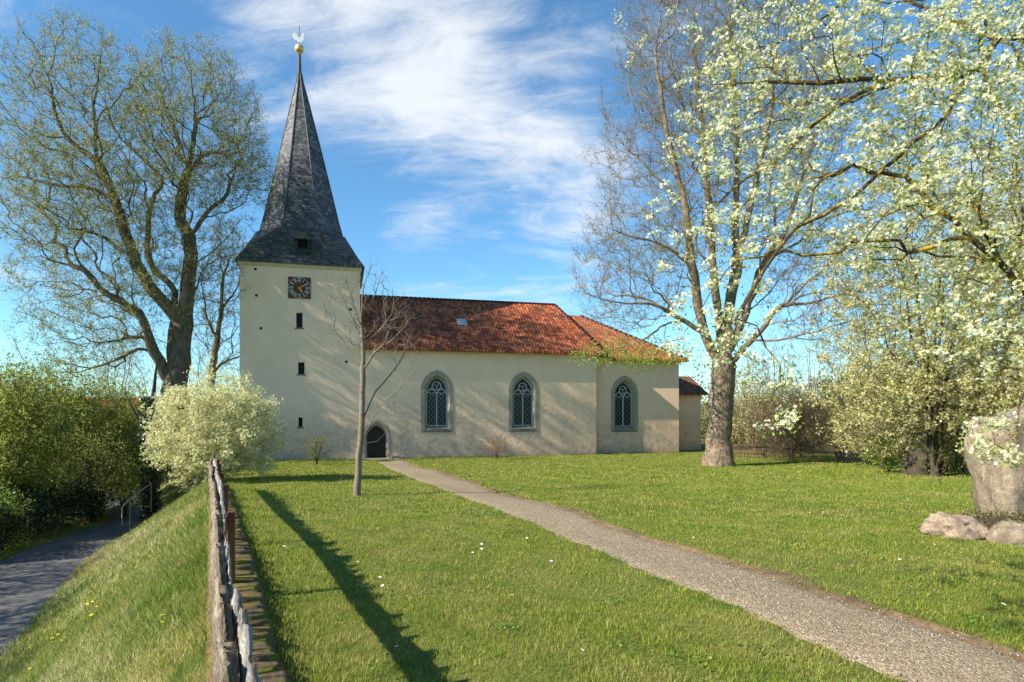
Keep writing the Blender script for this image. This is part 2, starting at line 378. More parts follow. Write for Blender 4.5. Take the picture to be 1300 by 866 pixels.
def grass_ground_mat():
    m, nt, b = mat('lawn_soil_and_turf', .95, .05); v = coords(nt)
    a = noise(nt, v, .35, 6, .6, .3); f = noise(nt, v, 14, 8, .75); g = noise(nt, v, 3, 6, .7)
    c = mixrgb(nt, ramp(nt, f, [(.3, 0.), (.7, 1.)]), (.09, .10, .02), (.19, .20, .05))
    c = mixrgb(nt, M(nt, 'MULTIPLY', ramp(nt, a, [(.45, 0.), (.65, 1.)]), .5), c, (.12, .125, .04))
    c = mixrgb(nt, M(nt, 'MULTIPLY', ramp(nt, g, [(.58, 0.), (.68, 1.)]), .35), c, (.10, .075, .04))
    nt.links.new(c, b.inputs['Base Color']); bump(nt, b, f, .8, .03); return m
M_TURF = grass_ground_mat()
def axis(lo, hi, near_lo, near_hi, dn, g):
    a = list(np.arange(near_lo, near_hi + 1e-6, dn)); s = dn
    x = near_hi
    while x < hi: s *= g; x += s; a.append(x)
    x = near_lo; s = dn
    while x > lo: s *= g; x -= s; a.insert(0, x)
    return np.array(a)
gx = axis(-900, 900, -24, 20, .17, 1.18); gy = axis(-60, 1500, 1.5, 46, .17, 1.18)
GXm, GYm = np.meshgrid(gx, gy); GZm = ground_z(GXm, GYm)
nx, ny = len(gx), len(gy); ii = np.arange(nx * ny).reshape(ny, nx)
quads = np.stack([ii[:-1, :-1], ii[:-1, 1:], ii[1:, 1:], ii[1:, :-1]], -1).reshape(-1, 4)
tag(npmesh('ground', np.stack([GXm, GYm, GZm], -1).reshape(-1, 3), quads, M_TURF, smooth=True), 'grassy churchyard ground sloping down to the lane', 'ground', kind='structure')

# path
def gravel_mat():
    m, nt, b = mat('grey_gravel', .95, .1); v = coords(nt)
    vo = N(nt, 'ShaderNodeTexVoronoi', inp={'Scale': 55.0}); nt.links.new(v, vo.inputs['Vector'])
    vo2 = N(nt, 'ShaderNodeTexVoronoi', inp={'Scale': 24.0}); nt.links.new(v, vo2.inputs['Vector'])
    s1 = N(nt, 'ShaderNodeSeparateColor'); nt.links.new(vo.outputs['Color'], s1.inputs[0])
    s2 = N(nt, 'ShaderNodeSeparateColor'); nt.links.new(vo2.outputs['Color'], s2.inputs[0])
    c = ramp(nt, s1.outputs[0], [(0, (.12, .092, .058)), (.5, (.26, .205, .13)), (.85, (.36, .29, .195)), (1, (.52, .44, .33))])
    c = mixrgb(nt, .35, c, ramp(nt, s2.outputs[0], [(0, (.14, .105, .065)), (1, (.37, .29, .19))]))
    c = mixrgb(nt, M(nt, 'MULTIPLY', ramp(nt, noise(nt, v, 1.2, 5, .6), [(.45, 0.), (.65, 1.)]), .4), c, (.22, .17, .11))
    nt.links.new(c, b.inputs['Base Color'])
    bump(nt, b, M(nt, 'SUBTRACT', 1.0, vo.outputs['Distance']), 1.0, .012); return m
M_GRAVEL = gravel_mat()
K = 9; tt = np.linspace(0, 1, K)
PX = pl[:, None] * (1 - tt[None, :, None]) + pr[:, None] * tt[None, :, None]
pz = lawn_z(PX[..., 0], PX[..., 1]) - .012 - .05 * (np.abs(tt - .5)[None] > .49)
pi_ = np.arange(NP_ * K).reshape(NP_, K)
tag(npmesh('gravel_path', np.concatenate([PX, pz[..., None]], -1).reshape(-1, 3), np.stack([pi_[:-1, :-1], pi_[:-1, 1:], pi_[1:, 1:], pi_[1:, :-1]], -1).reshape(-1, 4)[:, ::-1], M_GRAVEL, smooth=True),
    'grey gravel path running from the church door across the lawn', 'path', kind='structure')
vw = .16 + .14 * np.sin(np.arange(NP_) * .31) + .10 * np.sin(np.arange(NP_) * .83 + 1) + .06 * np.sin(np.arange(NP_) * 2.1); vw = np.clip(vw * (.5 + .5 * np.sin(np.arange(NP_) * .17)) , .02, .6)
nv = nrm2 = (pr - pl) / np.linalg.norm(pr - pl, axis=1, keepdims=True)
VS = np.stack([pr - nv * .12, pr + nv * .02, pr + nv * (vw * .5)[:, None], pr + nv * vw[:, None]], 1)
vzz = lawn_z(VS[..., 0], VS[..., 1]) + np.array([-.03, .006, .010, -.004])[None]
vi = np.arange(NP_ * 4).reshape(NP_, 4)
tag(npmesh('path_verge', np.concatenate([VS, vzz[..., None]], -1).reshape(-1, 3), np.stack([vi[:-1, :-1], vi[:-1, 1:], vi[1:, 1:], vi[1:, :-1]], -1).reshape(-1, 4)[:, ::-1], simple('bare_brown_earth', (.09, .06, .032), (.20, .14, .08), 7, .95, .9, .03), smooth=True),
    'strip of bare brown earth along the right edge of the gravel path', 'path verge', kind='structure')
# loose pebbles along the near part of the path
npeb = 9000
k = rng.integers(0, NP_, npeb); a = rng.random(npeb)[:, None]
pp = pl[k] * (1 - a) + pr[k] * a + rng.normal(0, .05, (npeb, 2)); keep = (pp[:, 1] < 16); pp = pp[keep]; n = len(pp)
sz = rng.uniform(.004, .013, n)
octa = np.array([(1, 0, 0), (0, 1, 0), (-1, 0, 0), (0, -1, 0), (0, 0, .7), (0, 0, -.7)])
ang = rng.random(n) * 6.28; ca, sa = np.cos(ang), np.sin(ang)
O = octa[None] * rng.uniform(.6, 1.2, (n, 6, 1)) * sz[:, None, None]
O = np.stack([O[..., 0] * ca[:, None] - O[..., 1] * sa[:, None], O[..., 0] * sa[:, None] + O[..., 1] * ca[:, None], O[..., 2]], -1)
O += np.concatenate([pp, (lawn_z(pp[:, 0], pp[:, 1]) - .009)[:, None]], 1)[:, None]
of = np.array([(0, 1, 4), (1, 2, 4), (2, 3, 4), (3, 0, 4), (1, 0, 5), (2, 1, 5), (3, 2, 5), (0, 3, 5)])
m_, nt_, b_ = mat('loose_stones', .9, .1); at_ = N(nt_, 'ShaderNodeAttribute', attribute_name='rnd')
nt_.links.new(ramp(nt_, at_.outputs['Fac'], [(0, (.12, .10, .08)), (.7, (.32, .28, .23)), (1, (.6, .56, .5))]), b_.inputs['Base Color'])
tag(npmesh('loose_gravel', O.reshape(-1, 3), (of[None] + np.arange(n)[:, None, None] * 6).reshape(-1, 3), m_, rnd=np.repeat(rng.random(n), 6)), 'loose small stones scattered over the gravel path', 'gravel', kind='stuff')

# lane
def asphalt_mat():
    m, nt, b = mat('old_asphalt', .85, .25); v = coords(nt)
    f = noise(nt, v, 60, 4, .8); g = noise(nt, v, .8, 6, .65, .5)
    c = mixrgb(nt, ramp(nt, f, [(.35, 0.), (.65, 1.)]), (.055, .058, .065), (.11, .11, .112))
    c = mixrgb(nt, M(nt, 'MULTIPLY', ramp(nt, g, [(.42, 0.), (.60, 1.)]), .6), c, (.18, .165, .145))
    nt.links.new(c, b.inputs['Base Color']); bump(nt, b, f, .5, .01); return m
ur = np.arange(-4, 44, .5); vr = np.linspace(-5.82, -3.22, 9)
U, Vv = np.meshgrid(ur, vr, indexing='ij')
bend = road_bend(U)
Vb = Vv + bend + np.where(Vv > -3.3, .07 * np.sin(U * 2.3) + .05 * np.sin(U * 5.1), 0) + np.where(Vv < -5.8, .08 * np.sin(U * 1.7), 0)
Xr, Yr = xy_of(U, Vb); Zr = ZROAD - .25 * sm((U - 22) / 14) - .02 * np.abs(Vv + 4.65) / 1.25 + .015
ri = np.arange(U.size).reshape(U.shape)
tag(npmesh('road', np.stack([Xr, Yr, Zr], -1).reshape(-1, 3), np.stack([ri[:-1, :-1], ri[:-1, 1:], ri[1:, 1:], ri[1:, :-1]], -1).reshape(-1, 4)[:, ::-1], asphalt_mat(), smooth=True),
    'narrow asphalt lane below the grass bank', 'road', kind='structure')
# distant hills
hx = np.linspace(-1400, 1400, 90); hv = []; 
for j, (yy, zz) in enumerate([(380, -12), (430, 1), (520, 14), (700, 20), (900, -20)]):
    hv.append(np.stack([hx, yy + 30 * np.sin(hx * .006), zz * .6 + (3 * np.sin(hx * .009 + j) + 4 * np.sin(hx * .021 + 2)) * (j in (1, 2, 3))], -1))
hv = np.stack(hv); hi_ = np.arange(5 * 90).reshape(5, 90)
tag(npmesh('hills', hv.reshape(-1, 3), np.stack([hi_[:-1, :-1], hi_[:-1, 1:], hi_[1:, 1:], hi_[1:, :-1]], -1).reshape(-1, 4), simple('far_fields', (.10, .15, .06), (.16, .19, .11), .01, .95, 0), smooth=True),
    'low green hills beyond the churchyard hedge', 'hills', kind='structure')

# ------------------------------------------------------------------ church
CH = empty('church', (-10.2, 42, 0), R(15), label='cream plastered village church with red tile roof and slate spire', cat='church')
P0 = np.array([-10.2, 42.0]); CD, SD = math.cos(R(15)), math.sin(R(15))
def arch(cx, z0, wd, zs, rise, n=10):
    """closed pointed arch outline, from bottom left round to bottom right"""
    hw = wd / 2; c = (rise ** 2 - hw ** 2) / wd; Rr = hw + c; a1 = math.acos(c / Rr)
    pts = [(cx - hw, z0)]
    for i in range(n + 1):
        a = a1 * i / n; pts.append((cx + c - Rr * math.cos(a), zs + Rr * math.sin(a)))
    for i in range(n - 1, -1, -1):
        a = a1 * i / n; pts.append((cx - c + Rr * math.cos(a), zs + Rr * math.sin(a)))
    pts.append((cx + hw, z0)); return pts
def loft(mb, loops, depths, closed=True):
    """side walls between outlines with the same number of points"""
    n = len(loops[0])
    for (a, ya), (b, yb) in zip(zip(loops, depths), zip(loops[1:], depths[1:])):
        vs = [(x, ya, z) for x, z in a] + [(x, yb, z) for x, z in b]
        mb.add(vs, [(i, (i + 1) % n, n + (i + 1) % n, n + i) for i in range(n if closed else n - 1)])
ZB = -1.6; NE = 6.75
W_OUT = dict(wd=2.26, h=4.31, rise=1.42)
wins = [(5.19, .63, 0.0), (11.43, .62, 0.0), (19.67, .50, .75)]
def hole(cx, z0): return arch(cx, z0 + .02, 2.10, z0 + 2.95, 1.28)
# nave
NAVE = bpy.data.objects.new('nave', None); link(NAVE, CH)
extrude2d('front_wall', [(0.02, ZB), (17.03, ZB), (17.03, NE), (0.02, NE)], [hole(5.19, .63), hole(11.43, .62), arch(1.08, -1.25, 1.5, .35, .98)], 0, .7, M_NAVE, NAVE)
mb = MB(); mb.box(16.33, 17.02, .705, 9.3, ZB, NE - .01); mb.box(.02, 17.02, 9.3, 10, ZB, NE - .01); mb.box(.02, .6, .705, 9.3, ZB, NE - .01)
mb.build('side_wall', M_NAVE, NAVE)
RZ = 10.75
def hip_roof(x0, x1, y0, y1, ze, rx0, rx1, yr, zr_, over, mat_, parent, name='roof', th=.16):
    mb = MB(); a = over
    s0 = (zr_ - ze) / (yr - y0)
    zo = ze - a * s0 * .8
    P = [(x0, y0 - a, zo), (x1 + a, y0 - a, zo), (x1 + a, y1 + a, zo), (x0, y1 + a, zo), (rx0, yr, zr_), (rx1, yr, zr_)]
    Q = [(p[0], p[1], p[2] - th) for p in P]
    fs = [(0, 1, 5, 4), (1, 2, 5), (2, 3, 4, 5), (3, 0, 4)]
    mb.add(P, fs); mb.add(Q, [f[::-1] for f in fs])
    mb.add([P[0], P[1], Q[1], Q[0], P[2], Q[2], P[3], Q[3]], [(0, 3, 2, 1), (1, 2, 5, 4), (4, 5, 7, 6)])
    return mb.build(name, mat_, parent, planar_uv=True)
roof = hip_roof(0.03, 17.03, 0, 10, NE, .03, 15.5, 5, RZ, .55, M_TILE, NAVE)
mb = MB()
for i in range(46): 
    x = .1 + i * .335; mb.bar((x, 5, RZ + .0), (x + .30, 5, RZ + .0), .12, 8, .10)
p, q = Vector((15.5, 5, RZ)), Vector((17.55, -.52, NE - .33))
for i in range(17):
    mb.bar(p.lerp(q, i / 17), p.lerp(q, (i + .85) / 17), .10, 8, .12)
mb.build('ridge_tile', M_TILE, roof, smooth=True)
for i in range(16):
    x = .55 + i * 1.08; mb = MB(); mb.box(x, x + .16, -.50, .0, NE - .42, NE - .25); mb.build('rafter_end', M_WOODD, roof)
mb = MB(); mb.box(.05, 17.5, -.54, -.50, NE - .53, NE - .36); mb.box(.05, 17.02, -.06, -.004, NE - .36, NE - .12); mb.build('eave_board', M_WOODD, roof)
mb = MB()
sl = (RZ - NE) / 5
zz = lambda y: NE + y * sl
mb.add([(7.0, 2.0, zz(2.0) + .10), (7.7, 2.0, zz(2.0) + .10), (7.7, 2.55, zz(2.55) + .16), (7.0, 2.55, zz(2.55) + .16), (7.0, 2.0, zz(2.0) - .02), (7.7, 2.0, zz(2.0) - .02), (7.7, 2.55, zz(2.55) - .02), (7.0, 2.55, zz(2.55) - .02)],
       [(0, 1, 2, 3), (0, 4, 5, 1), (1, 5, 6, 2), (2, 6, 7, 3), (3, 7, 4, 0)]); mb.build('roof_hatch', simple('zinc_sheet', (.3, .31, .32), (.42, .43, .44), 5, .5, .1), roof)

def window(cx, z0, dy, parent):
    e = bpy.data.objects.new('window', None); link(e, parent)
    mb = MB()
    o1 = arch(cx, z0 + .0, 2.26, z0 + 2.92, 1.40, 12); o1b = arch(cx, z0 + .02, 2.22, z0 + 2.92, 1.37, 12)
    o2 = arch(cx, z0 + .22, 1.74, z0 + 2.86, 1.12, 12); o3 = arch(cx, z0 + .42, 1.44, z0 + 2.80, 1.00, 12)
    loft(mb, [o1, o1, o1b, o2, o3, o3], [dy + .05, dy - .025, dy - .035, dy - .03, dy + .34, dy + .55])
    mb.build('stone_surround', M_SAND, e)
    mb = MB(); mb.add([(cx - .92, dy - .07, z0 + .18), (cx + .92, dy - .07, z0 + .18), (cx + .74, dy + .34, z0 + .43), (cx - .74, dy + .34, z0 + .43), (cx - .92, dy - .07, z0 + .04), (cx + .92, dy - .07, z0 + .04), (cx + .74, dy + .34, z0 + .2), (cx - .74, dy + .34, z0 + .2)],
                      [(0, 1, 2, 3), (0, 4, 5, 1), (1, 5, 6, 2), (3, 7, 4, 0), (4, 7, 6, 5)])
    mb.build('sill', M_SANDD, e)
    # glass sheet
    o = arch(cx, z0 + .40, 1.46, z0 + 2.80, 1.02, 12)
    mb = MB(); mb.add([(x, dy + .40, z) for x, z in o], [tuple(range(len(o)))]); mb.build('glass', M_GLASS, e)
    # tracery
    mb = MB(); y0, y1 = dy + .28, dy + .36
    zs = z0 + 2.80
    for i in range(len(o)):
        a, b = o[i], o[(i + 1) % len(o)]; k_ = .965
        a = (cx + (a[0] - cx) * k_, a[1] if a[1] > z0 + .5 else a[1] + .06); b = (cx + (b[0] - cx) * k_, b[1] if b[1] > z0 + .5 else b[1] + .06)
        mb.flat(a, b, .055, y0, y1)
    mb.flat((cx, z0 + .42), (cx, zs - .02), .07, y0 - .02, y1)
    def arc(c, r, a0, a1, wd, n=14):
        for i in range(n):
            t0 = a0 + (a1 - a0) * i / n; t1 = a0 + (a1 - a0) * (i + 1.06) / n
            mb.flat((c[0] + r * math.cos(t0), c[1] + r * math.sin(t0)), (c[0] + r * math.cos(t1), c[1] + r * math.sin(t1)), wd, y0, y1)
    cc = (cx, zs + .42)
    arc(cc, .30, 0, 2 * math.pi, .055, 24)
    for q_ in range(3):                                   # three curved fish-bladder lights
        a = R(90 + 120 * q_); c2 = (cc[0] + .15 * math.cos(a), cc[1] + .15 * math.sin(a)); arc(c2, .145, a - R(190), a - R(10), .04, 10)
    for s_g in (-1, 1):                                    # trefoil headed lancets
        lc = cx + s_g * .355
        arc((lc, zs - .12), .30, R(0), R(180), .05, 14)
        arc((lc - .19, zs - .16), .13, R(-20), R(120), .04, 8); arc((lc + .19, zs - .16), .13, R(60), R(200), .04, 8)
        mb.flat((lc, zs + .17), (cx + s_g * .24, zs + .24), .05, y0, y1)
        mb.flat((cx + s_g * .66, zs + .05), (cx + s_g * .28, zs + .34), .045, y0, y1)
    mb.build('tracery', M_WHITE, e)
    mb = MB()
    for s_g in (-1, 1):
        xa, xb = (cx - .69, cx - .03) if s_g < 0 else (cx + .03, cx + .69); za, zb = z0 + .45, zs - .02
        for k_ in range(-3, 12):
            for sg in (-1, 1):
                # line x = xa + t, z = za + k*.36 + sg*t*1.15
                pts = []
                zst = za + k_ * .38
                for t_ in np.linspace(0, xb - xa, 34):
                    z_ = (zst + 1.15 * t_) if sg > 0 else (zst - 1.15 * t_ + .0)
                    if za <= z_ <= zb: pts.append((xa + t_, z_))
                if len(pts) > 2: mb.flat(pts[0], pts[-1], .017, dy + .375 + .004 * (sg > 0), dy + .385 + .004 * (sg > 0))
    mb.build('leading', M_CAME, e)
    return e
for cx_, z0_, dy_ in wins[:2]: window(cx_, z0_, dy_, NAVE)
# door
dr = bpy.data.objects.new('door', None); link(dr, NAVE)
mb = MB(); a0 = arch(1.08, -1.3, 1.90, .30, 1.20, 12); a1 = arch(1.08, -1.3, 1.62, .30, 1.02, 12); a2 = arch(1.08, -1.3, 1.42, .30, .90, 12); a3 = arch(1.08, -1.3, 1.24, .30, .80, 12)
loft(mb, [a0, a0, a1, a1, a2, a2, a3, a3], [.05, -.03, -.04, .06, .07, .16, .22, .5], closed=False); mb.build('door_frame', M_SAND, dr)
mb = MB(); o = arch(1.08, -1.3, 1.30, .30, .84, 12); mb.add([(x, .34, z) for x, z in o], [tuple(range(len(o)))])
for i in range(7): x = 1.08 - .56 + i * .16; mb.box(x, x + .145, .322, .345, -1.2, .42 + .58 * (1 - abs(x + .07 - 1.08) / .60))
mb.build('door_leaf', M_DOOR, dr)
mb = MB(); mb.bar((1.46, .31, -.2), (1.46, .27, -.2), .02); mb.bar((1.46, .27, -.2), (1.36, .27, -.2), .014); mb.build('handle', M_BLACK, dr)
mb = MB(); mb.box(.3, 2.6, -.95, -.02, -1.5, -1.06); mb.box(2.05, 2.9, -.6, -.05, -1.5, -.92); mb.build('step', M_SAND, dr, bevel=.03)

# choir
CHO = bpy.data.objects.new('choir', None); link(CHO, CH)
CE = 6.45; cS = .75
extrude2d('front_wall', [(17.035, ZB), (24.3, ZB), (24.3, CE), (17.035, CE)], [hole(19.67, .50)], cS, cS + .7, M_PLASTER, CHO)
mb = MB(); mb.box(23.6, 24.29, cS + .705, 8.6, ZB, CE - .01); mb.box(17.04, 24.29, 8.6, 9.25, ZB, CE - .01); mb.build('side_wall', M_PLASTER, CHO)
window(*wins[2], CHO)
cr = hip_roof(15.6, 24.3, cS, 9.25, CE, 15.6, 17.7, 5, 9.95, .55, M_TILE2, CHO)
mb = MB(); p, q = Vector((17.7, 5, 9.95)), Vector((24.85, cS - .55, CE - .33))
for i in range(22): mb.bar(p.lerp(q, i / 22), p.lerp(q, (i + .85) / 22), .09, 8, .11)
mb.build('ridge_tile', M_TILE2, cr, smooth=True)
for i in range(6): x = 17.8 + i * 1.15; mb = MB(); mb.box(x, x + .15, cS - .48, cS - .002, CE - .42, CE - .26); mb.build('rafter_end', M_WOODD, cr)
mb = MB(); mb.box(17.5, 24.84, cS - .545, cS - .505, CE - .52, CE - .36); mb.build('eave_board', M_WOODD, cr)
# lead flashing strip where the choir roof meets the hip
def on_hip(t): return Vector((17.55, -.52, NE - .33)).lerp(Vector((15.5, 5, RZ)), t)
mb = MB(); a, b = Vector((17.62, .35, 6.72)), Vector((16.35, 4.55, 9.85)); mb.bar(a, b, .11, 6); mb.build('flashing', M_LEAD, cr)
# sacristy
SAC = bpy.data.objects.new('sacristy', None); link(SAC, CH)
mb = MB(); mb.box(24.305, 27.4, 2.6, 7.5, ZB, 3.65); mb.build('wall', M_PLASTER, SAC)
mb = MB(); P = [(24.3, 2.15, 3.55), (27.8, 2.15, 3.55), (27.8, 5, 5.1), (24.3, 5, 5.1), (27.8, 7.9, 3.55), (24.3, 7.9, 3.55)]; Q = [(x, y, z - .14) for x, y, z in P]
mb.add(P + Q, [(0, 1, 2, 3), (3, 2, 4, 5), (6, 9, 8, 7), (9, 11, 10, 8), (0, 6, 7, 1), (1, 7, 8, 2), (2, 8, 10, 4)]); mb.build('roof', M_TILE3, SAC, planar_uv=True)

# tower
TW = bpy.data.objects.new('tower', None); link(TW, CH)
TD = 7.0; TT = 11.55
slits = [(-3.87, 7.57, 8.55, .40), (-3.75, 4.53, 5.3, .40), (-3.80, 1.07, 1.69, .25)]
def rect(x, z0, z1, w_): return [(x - w_ / 2, z0), (x + w_ / 2, z0), (x + w_ / 2, z1), (x - w_ / 2, z1)]
extrude2d('front_wall', [(-7.5, ZB), (0, ZB), (0, TT), (-7.5, TT)], [rect(*s_q) for s_q in slits], -.03, .8, M_PLASTER, TW)
mb = MB(); mb.box(-7.5, -6.8, .805, TD, ZB, TT); mb.box(-.7, 0, .805, TD, ZB, TT); mb.box(-6.79, -.71, TD - .7, TD, ZB, TT); mb.build('side_wall', M_PLASTER, TW)
for x, z0, z1, w_ in slits:
    e = bpy.data.objects.new('slit_window', None); link(e, TW)
    mb = MB(); mb.box(x - w_ / 2 - .0, x + w_ / 2 + .0, .30, .34, z0, z1); mb.build('shutter', M_BLACK, e)
    mb = MB()
    mb.box(x - w_ / 2 - .09, x + w_ / 2 + .09, -.055, .06, z0 - .10, z0 - .002); mb.build('frame', M_SANDD, e)
mb = MB(); mb.box(-7.62, .12, -.15, TD + .12, TT + .002, TT + .20); mb.box(-7.57, .07, -.10, TD + .07, TT - .08, TT + .001); mb.build('cornice', M_CREAM, TW)
for px_, pz_ in ((-6.55, 11.25), (-6.5, 9.55), (-6.22, 7.45), (-.62, 8.9), (-.9, 5.4)):
    mb = MB(); mb.bar((px_, -.05, pz_), (px_, .02, pz_), .09, 10); mb.build('wall_anchor', M_BLACK, TW)
# clock
CK = bpy.data.objects.new('clock', None); link(CK, TW)
ccx, ccz, hs = -3.86, 10.17, .70
mb = MB(); mb.box(ccx - hs, ccx + hs, -.10, -.028, ccz - hs, ccz + hs); mb.build('board', M_CLOCK, CK, bevel=.01)
def disc(r0, r1, y0, y1, n=40):
    mb = MB(); vs = []
    for r_, y in ((r0, y0), (r1, y0), (r1, y1)):
        for i in range(n): a = 2 * math.pi * i / n; vs.append((ccx + r_ * math.cos(a), y, ccz + r_ * math.sin(a)))
    mb.add(vs, [(i, n + i, n + (i + 1) % n, (i + 1) % n) for i in range(n)] + [(n + i, 2 * n + i, 2 * n + (i + 1) % n, n + (i + 1) % n) for i in range(n)]); return mb
disc(.36, .655, -.112, -.10).build('dial_ring', M_CLOCKD, CK)
disc(.652, .672, -.116, -.10).build('dial_rim', M_NUM, CK)
mb = disc(.0, .36, -.120, -.10); mb.build('dial_centre', M_CLOCK, CK)
numer = ['XII', 'I', 'II', 'III', 'IIII', 'V', 'VI', 'VII', 'VIII', 'IX', 'X', 'XI']
mb = MB()
for i, s_q in enumerate(numer):
    a = R(90 - 30 * i); rv = Vector((math.cos(a), math.sin(a))); tv = Vector((math.sin(a), -math.cos(a)))
    ws = {'I': .055, 'V': .10, 'X': .10}; tot = sum(ws[c_] for c_ in s_q); cur = -tot / 2
    for c_ in s_q:
        w_ = ws[c_]; xm = cur + w_ / 2
        def P2(x, r_): v_ = rv * r_ + tv * x; return (ccx + v_.x, ccz + v_.y)
        if c_ == 'I': mb.flat(P2(xm, .40), P2(xm, .62), .026, -.124, -.113)
        if c_ == 'V': mb.flat(P2(xm, .40), P2(xm - .04, .62), .028, -.124, -.113); mb.flat(P2(xm, .40), P2(xm + .04, .62), .02, -.125, -.114)
        if c_ == 'X': mb.flat(P2(xm - .04, .40), P2(xm + .04, .62), .022, -.124, -.113); mb.flat(P2(xm + .04, .40), P2(xm - .04, .62), .028, -.125, -.114)
        cur += w_
mb.build('numerals', M_NUM, CK)
for a, L_, w_, m__ in ((R(62 - 90 + 90), .0, .0, None),): pass
mb = MB(); aM = R(90 - 62); mb.flat((ccx - .1 * math.cos(aM), ccz - .1 * math.sin(aM)), (ccx + .54 * math.cos(aM), ccz + .54 * math.sin(aM)), .045, -.150, -.142); mb.build('minute_hand', M_GOLDP, CK)
mb = MB(); aH = R(90 - 153); mb.flat((ccx, ccz), (ccx + .30 * math.cos(aH), ccz + .30 * math.sin(aH)), .09, -.137, -.129); mb.flat((ccx + .30 * math.cos(aH), ccz + .30 * math.sin(aH)), (ccx + .38 * math.cos(aH), ccz + .38 * math.sin(aH)), .04, -.137, -.129); mb.build('hour_hand', M_GOLDP, CK)
# spire
SP = bpy.data.objects.new('spire', None); link(SP, TW)
cx0, cy0 = -3.75, TD / 2 - .15
ov = .28
sq = [(-7.5 - ov, -.03 - ov), (0 + ov, -.03 - ov), (0 + ov, TD + ov), (-7.5 - ov, TD + ov)]
def octo(r, z, dx=0, sx=1.0):
    out = []
    for i in range(8):
        a = R(-90 - 22.5 + 45 * i); out.append((cx0 + dx + r / math.cos(R(22.5)) * math.cos(a) * sx, cy0 + r / math.cos(R(22.5)) * math.sin(a), z))
    return out
ze = TT + .21
mid = octo(2.86, 14.30, -.10)
mb = MB()
# skirt: flared in two steps
k = 10
A_ = [(x, y, ze) for x, y in sq]
Bx = [(x * .90 + cx0 * .10, y * .90 + cy0 * .10, ze + .62) for x, y in sq]
mb.add(A_ + Bx, [(i, (i + 1) % 4, 4 + (i + 1) % 4, 4 + i) for i in range(4)])
mb.add(Bx + mid, [(0, 1, 5, 4), (1, 6, 5), (1, 2, 7, 6), (2, 8, 7), (2, 3, 9, 8), (3, 10, 9), (3, 0, 11, 10), (0, 4, 11)])
mb.add(A_ + [(x, y, z - .07) for x, y, z in A_], [(0, 4, 5, 1), (1, 5, 6, 2), (2, 6, 7, 3), (3, 7, 4, 0), (4, 7, 6, 5)])
mb.build('skirt_roof', M_SLATEM, SP, planar_uv=True)
rings = [octo(2.74, 14.20, -.10), octo(2.44, 15.4, -.12), octo(1.93, 17.7, -.14), octo(1.24, 20.85, -.20), octo(.65, 23.5, -.26), octo(.22, 25.35, -.31), octo(.15, 25.9, -.33)]
mb = MB()
for a, b in zip(rings, rings[1:]): mb.add(a + b, [(i, (i + 1) % 8, 8 + (i + 1) % 8, 8 + i) for i in range(8)])
mb.build('slate_cladding', M_SLATE, SP, planar_uv=True)
mb = MB()
for i in range(8):
    for a, b in zip(rings[:-1], rings[1:]): mb.bar(a[i], b[i], .045, 5)
mb.build('hip_strip', M_LEAD, SP)
tx, ty = cx0 - .34, cy0
mb = MB(); mb.bar((tx + .005, ty, 25.85), (tx, ty, 27.35), .155, 10, .09); mb.build('finial_pole', M_LEAD, SP)
mb = MB(); mb.bar((tx, ty, 28.0), (tx, ty, 29.35), .018, 6); mb.build('rod', M_BLACK, SP)
mb = MB(); mb.sphere((tx, ty, 27.68), .325, 20, 14); mb.bar((tx, ty, 27.32), (tx, ty, 27.42), .12, 12); mb.build('gilded_ball', M_GOLD, SP, smooth=True)
# weathercock: flat rooster
rk = [(-.40, 28.30), (-.22, 28.26), (-.10, 28.14), (.12, 28.14), (.28, 28.28), (.36, 28.5), (.36, 28.72), (.50, 28.78), (.40, 28.84), (.38, 28.98), (.28, 29.02), (.20, 28.9), (.12, 28.66), (-.04, 28.56), (-.16, 28.62), (-.24, 28.84), (-.40, 28.94), (-.54, 28.84), (-.58, 28.62), (-.50, 28.44)]
rk = [(a * .8, 28.2 + (b - 28.2) * .8) for a, b in rk]; mb = MB(); n = len(rk); mb.add([(tx + a, ty - .02, b) for a, b in rk] + [(tx + a, ty + .02, b) for a, b in rk], [tuple(range(n)), tuple(range(2 * n - 1, n - 1, -1))] + [(i, n + i, n + (i + 1) % n, (i + 1) % n) for i in range(n)])
mb.build('weathercock', M_SILVER, SP)
DM = bpy.data.objects.new('dormer', None); link(DM, SP)
mb = MB(); dx = -3.65; mb.box(dx - .42, dx - .30, -.08, 1.7, 12.45, 13.5); mb.box(dx + .30, dx + .42, -.08, 1.7, 12.45, 13.5); mb.box(dx - .30, dx + .30, -.06, 1.7, 12.45, 12.75); mb.build('frame', M_SLATEM, DM)
mb = MB()
for i in range(4): mb.add([(dx - .3, -.03, 12.78 + i * .17), (dx + .3, -.03, 12.78 + i * .17), (dx + .3, .10, 12.92 + i * .17), (dx - .3, .10, 12.92 + i * .17)], [(0, 1, 2, 3)])
mb.box(dx - .3, dx + .3, .14, .18, 12.75, 13.55); mb.build('louvre', M_BLACK, DM)
mb = MB(); mb.add([(dx - .58, -.22, 13.42), (dx, -.24, 13.92), (dx + .58, -.22, 13.42), (dx - .58, 2.2, 13.42), (dx, 2.2, 13.92), (dx + .58, 2.2, 13.42), (dx - .58, -.22, 13.34), (dx, -.24, 13.84), (dx + .58, -.22, 13.34)],
                  [(0, 1, 4, 3), (1, 2, 5, 4), (0, 6, 7, 1), (1, 7, 8, 2), (6, 8, 7)]); mb.build('gable_roof', M_SLATEM, DM, planar_uv=True)

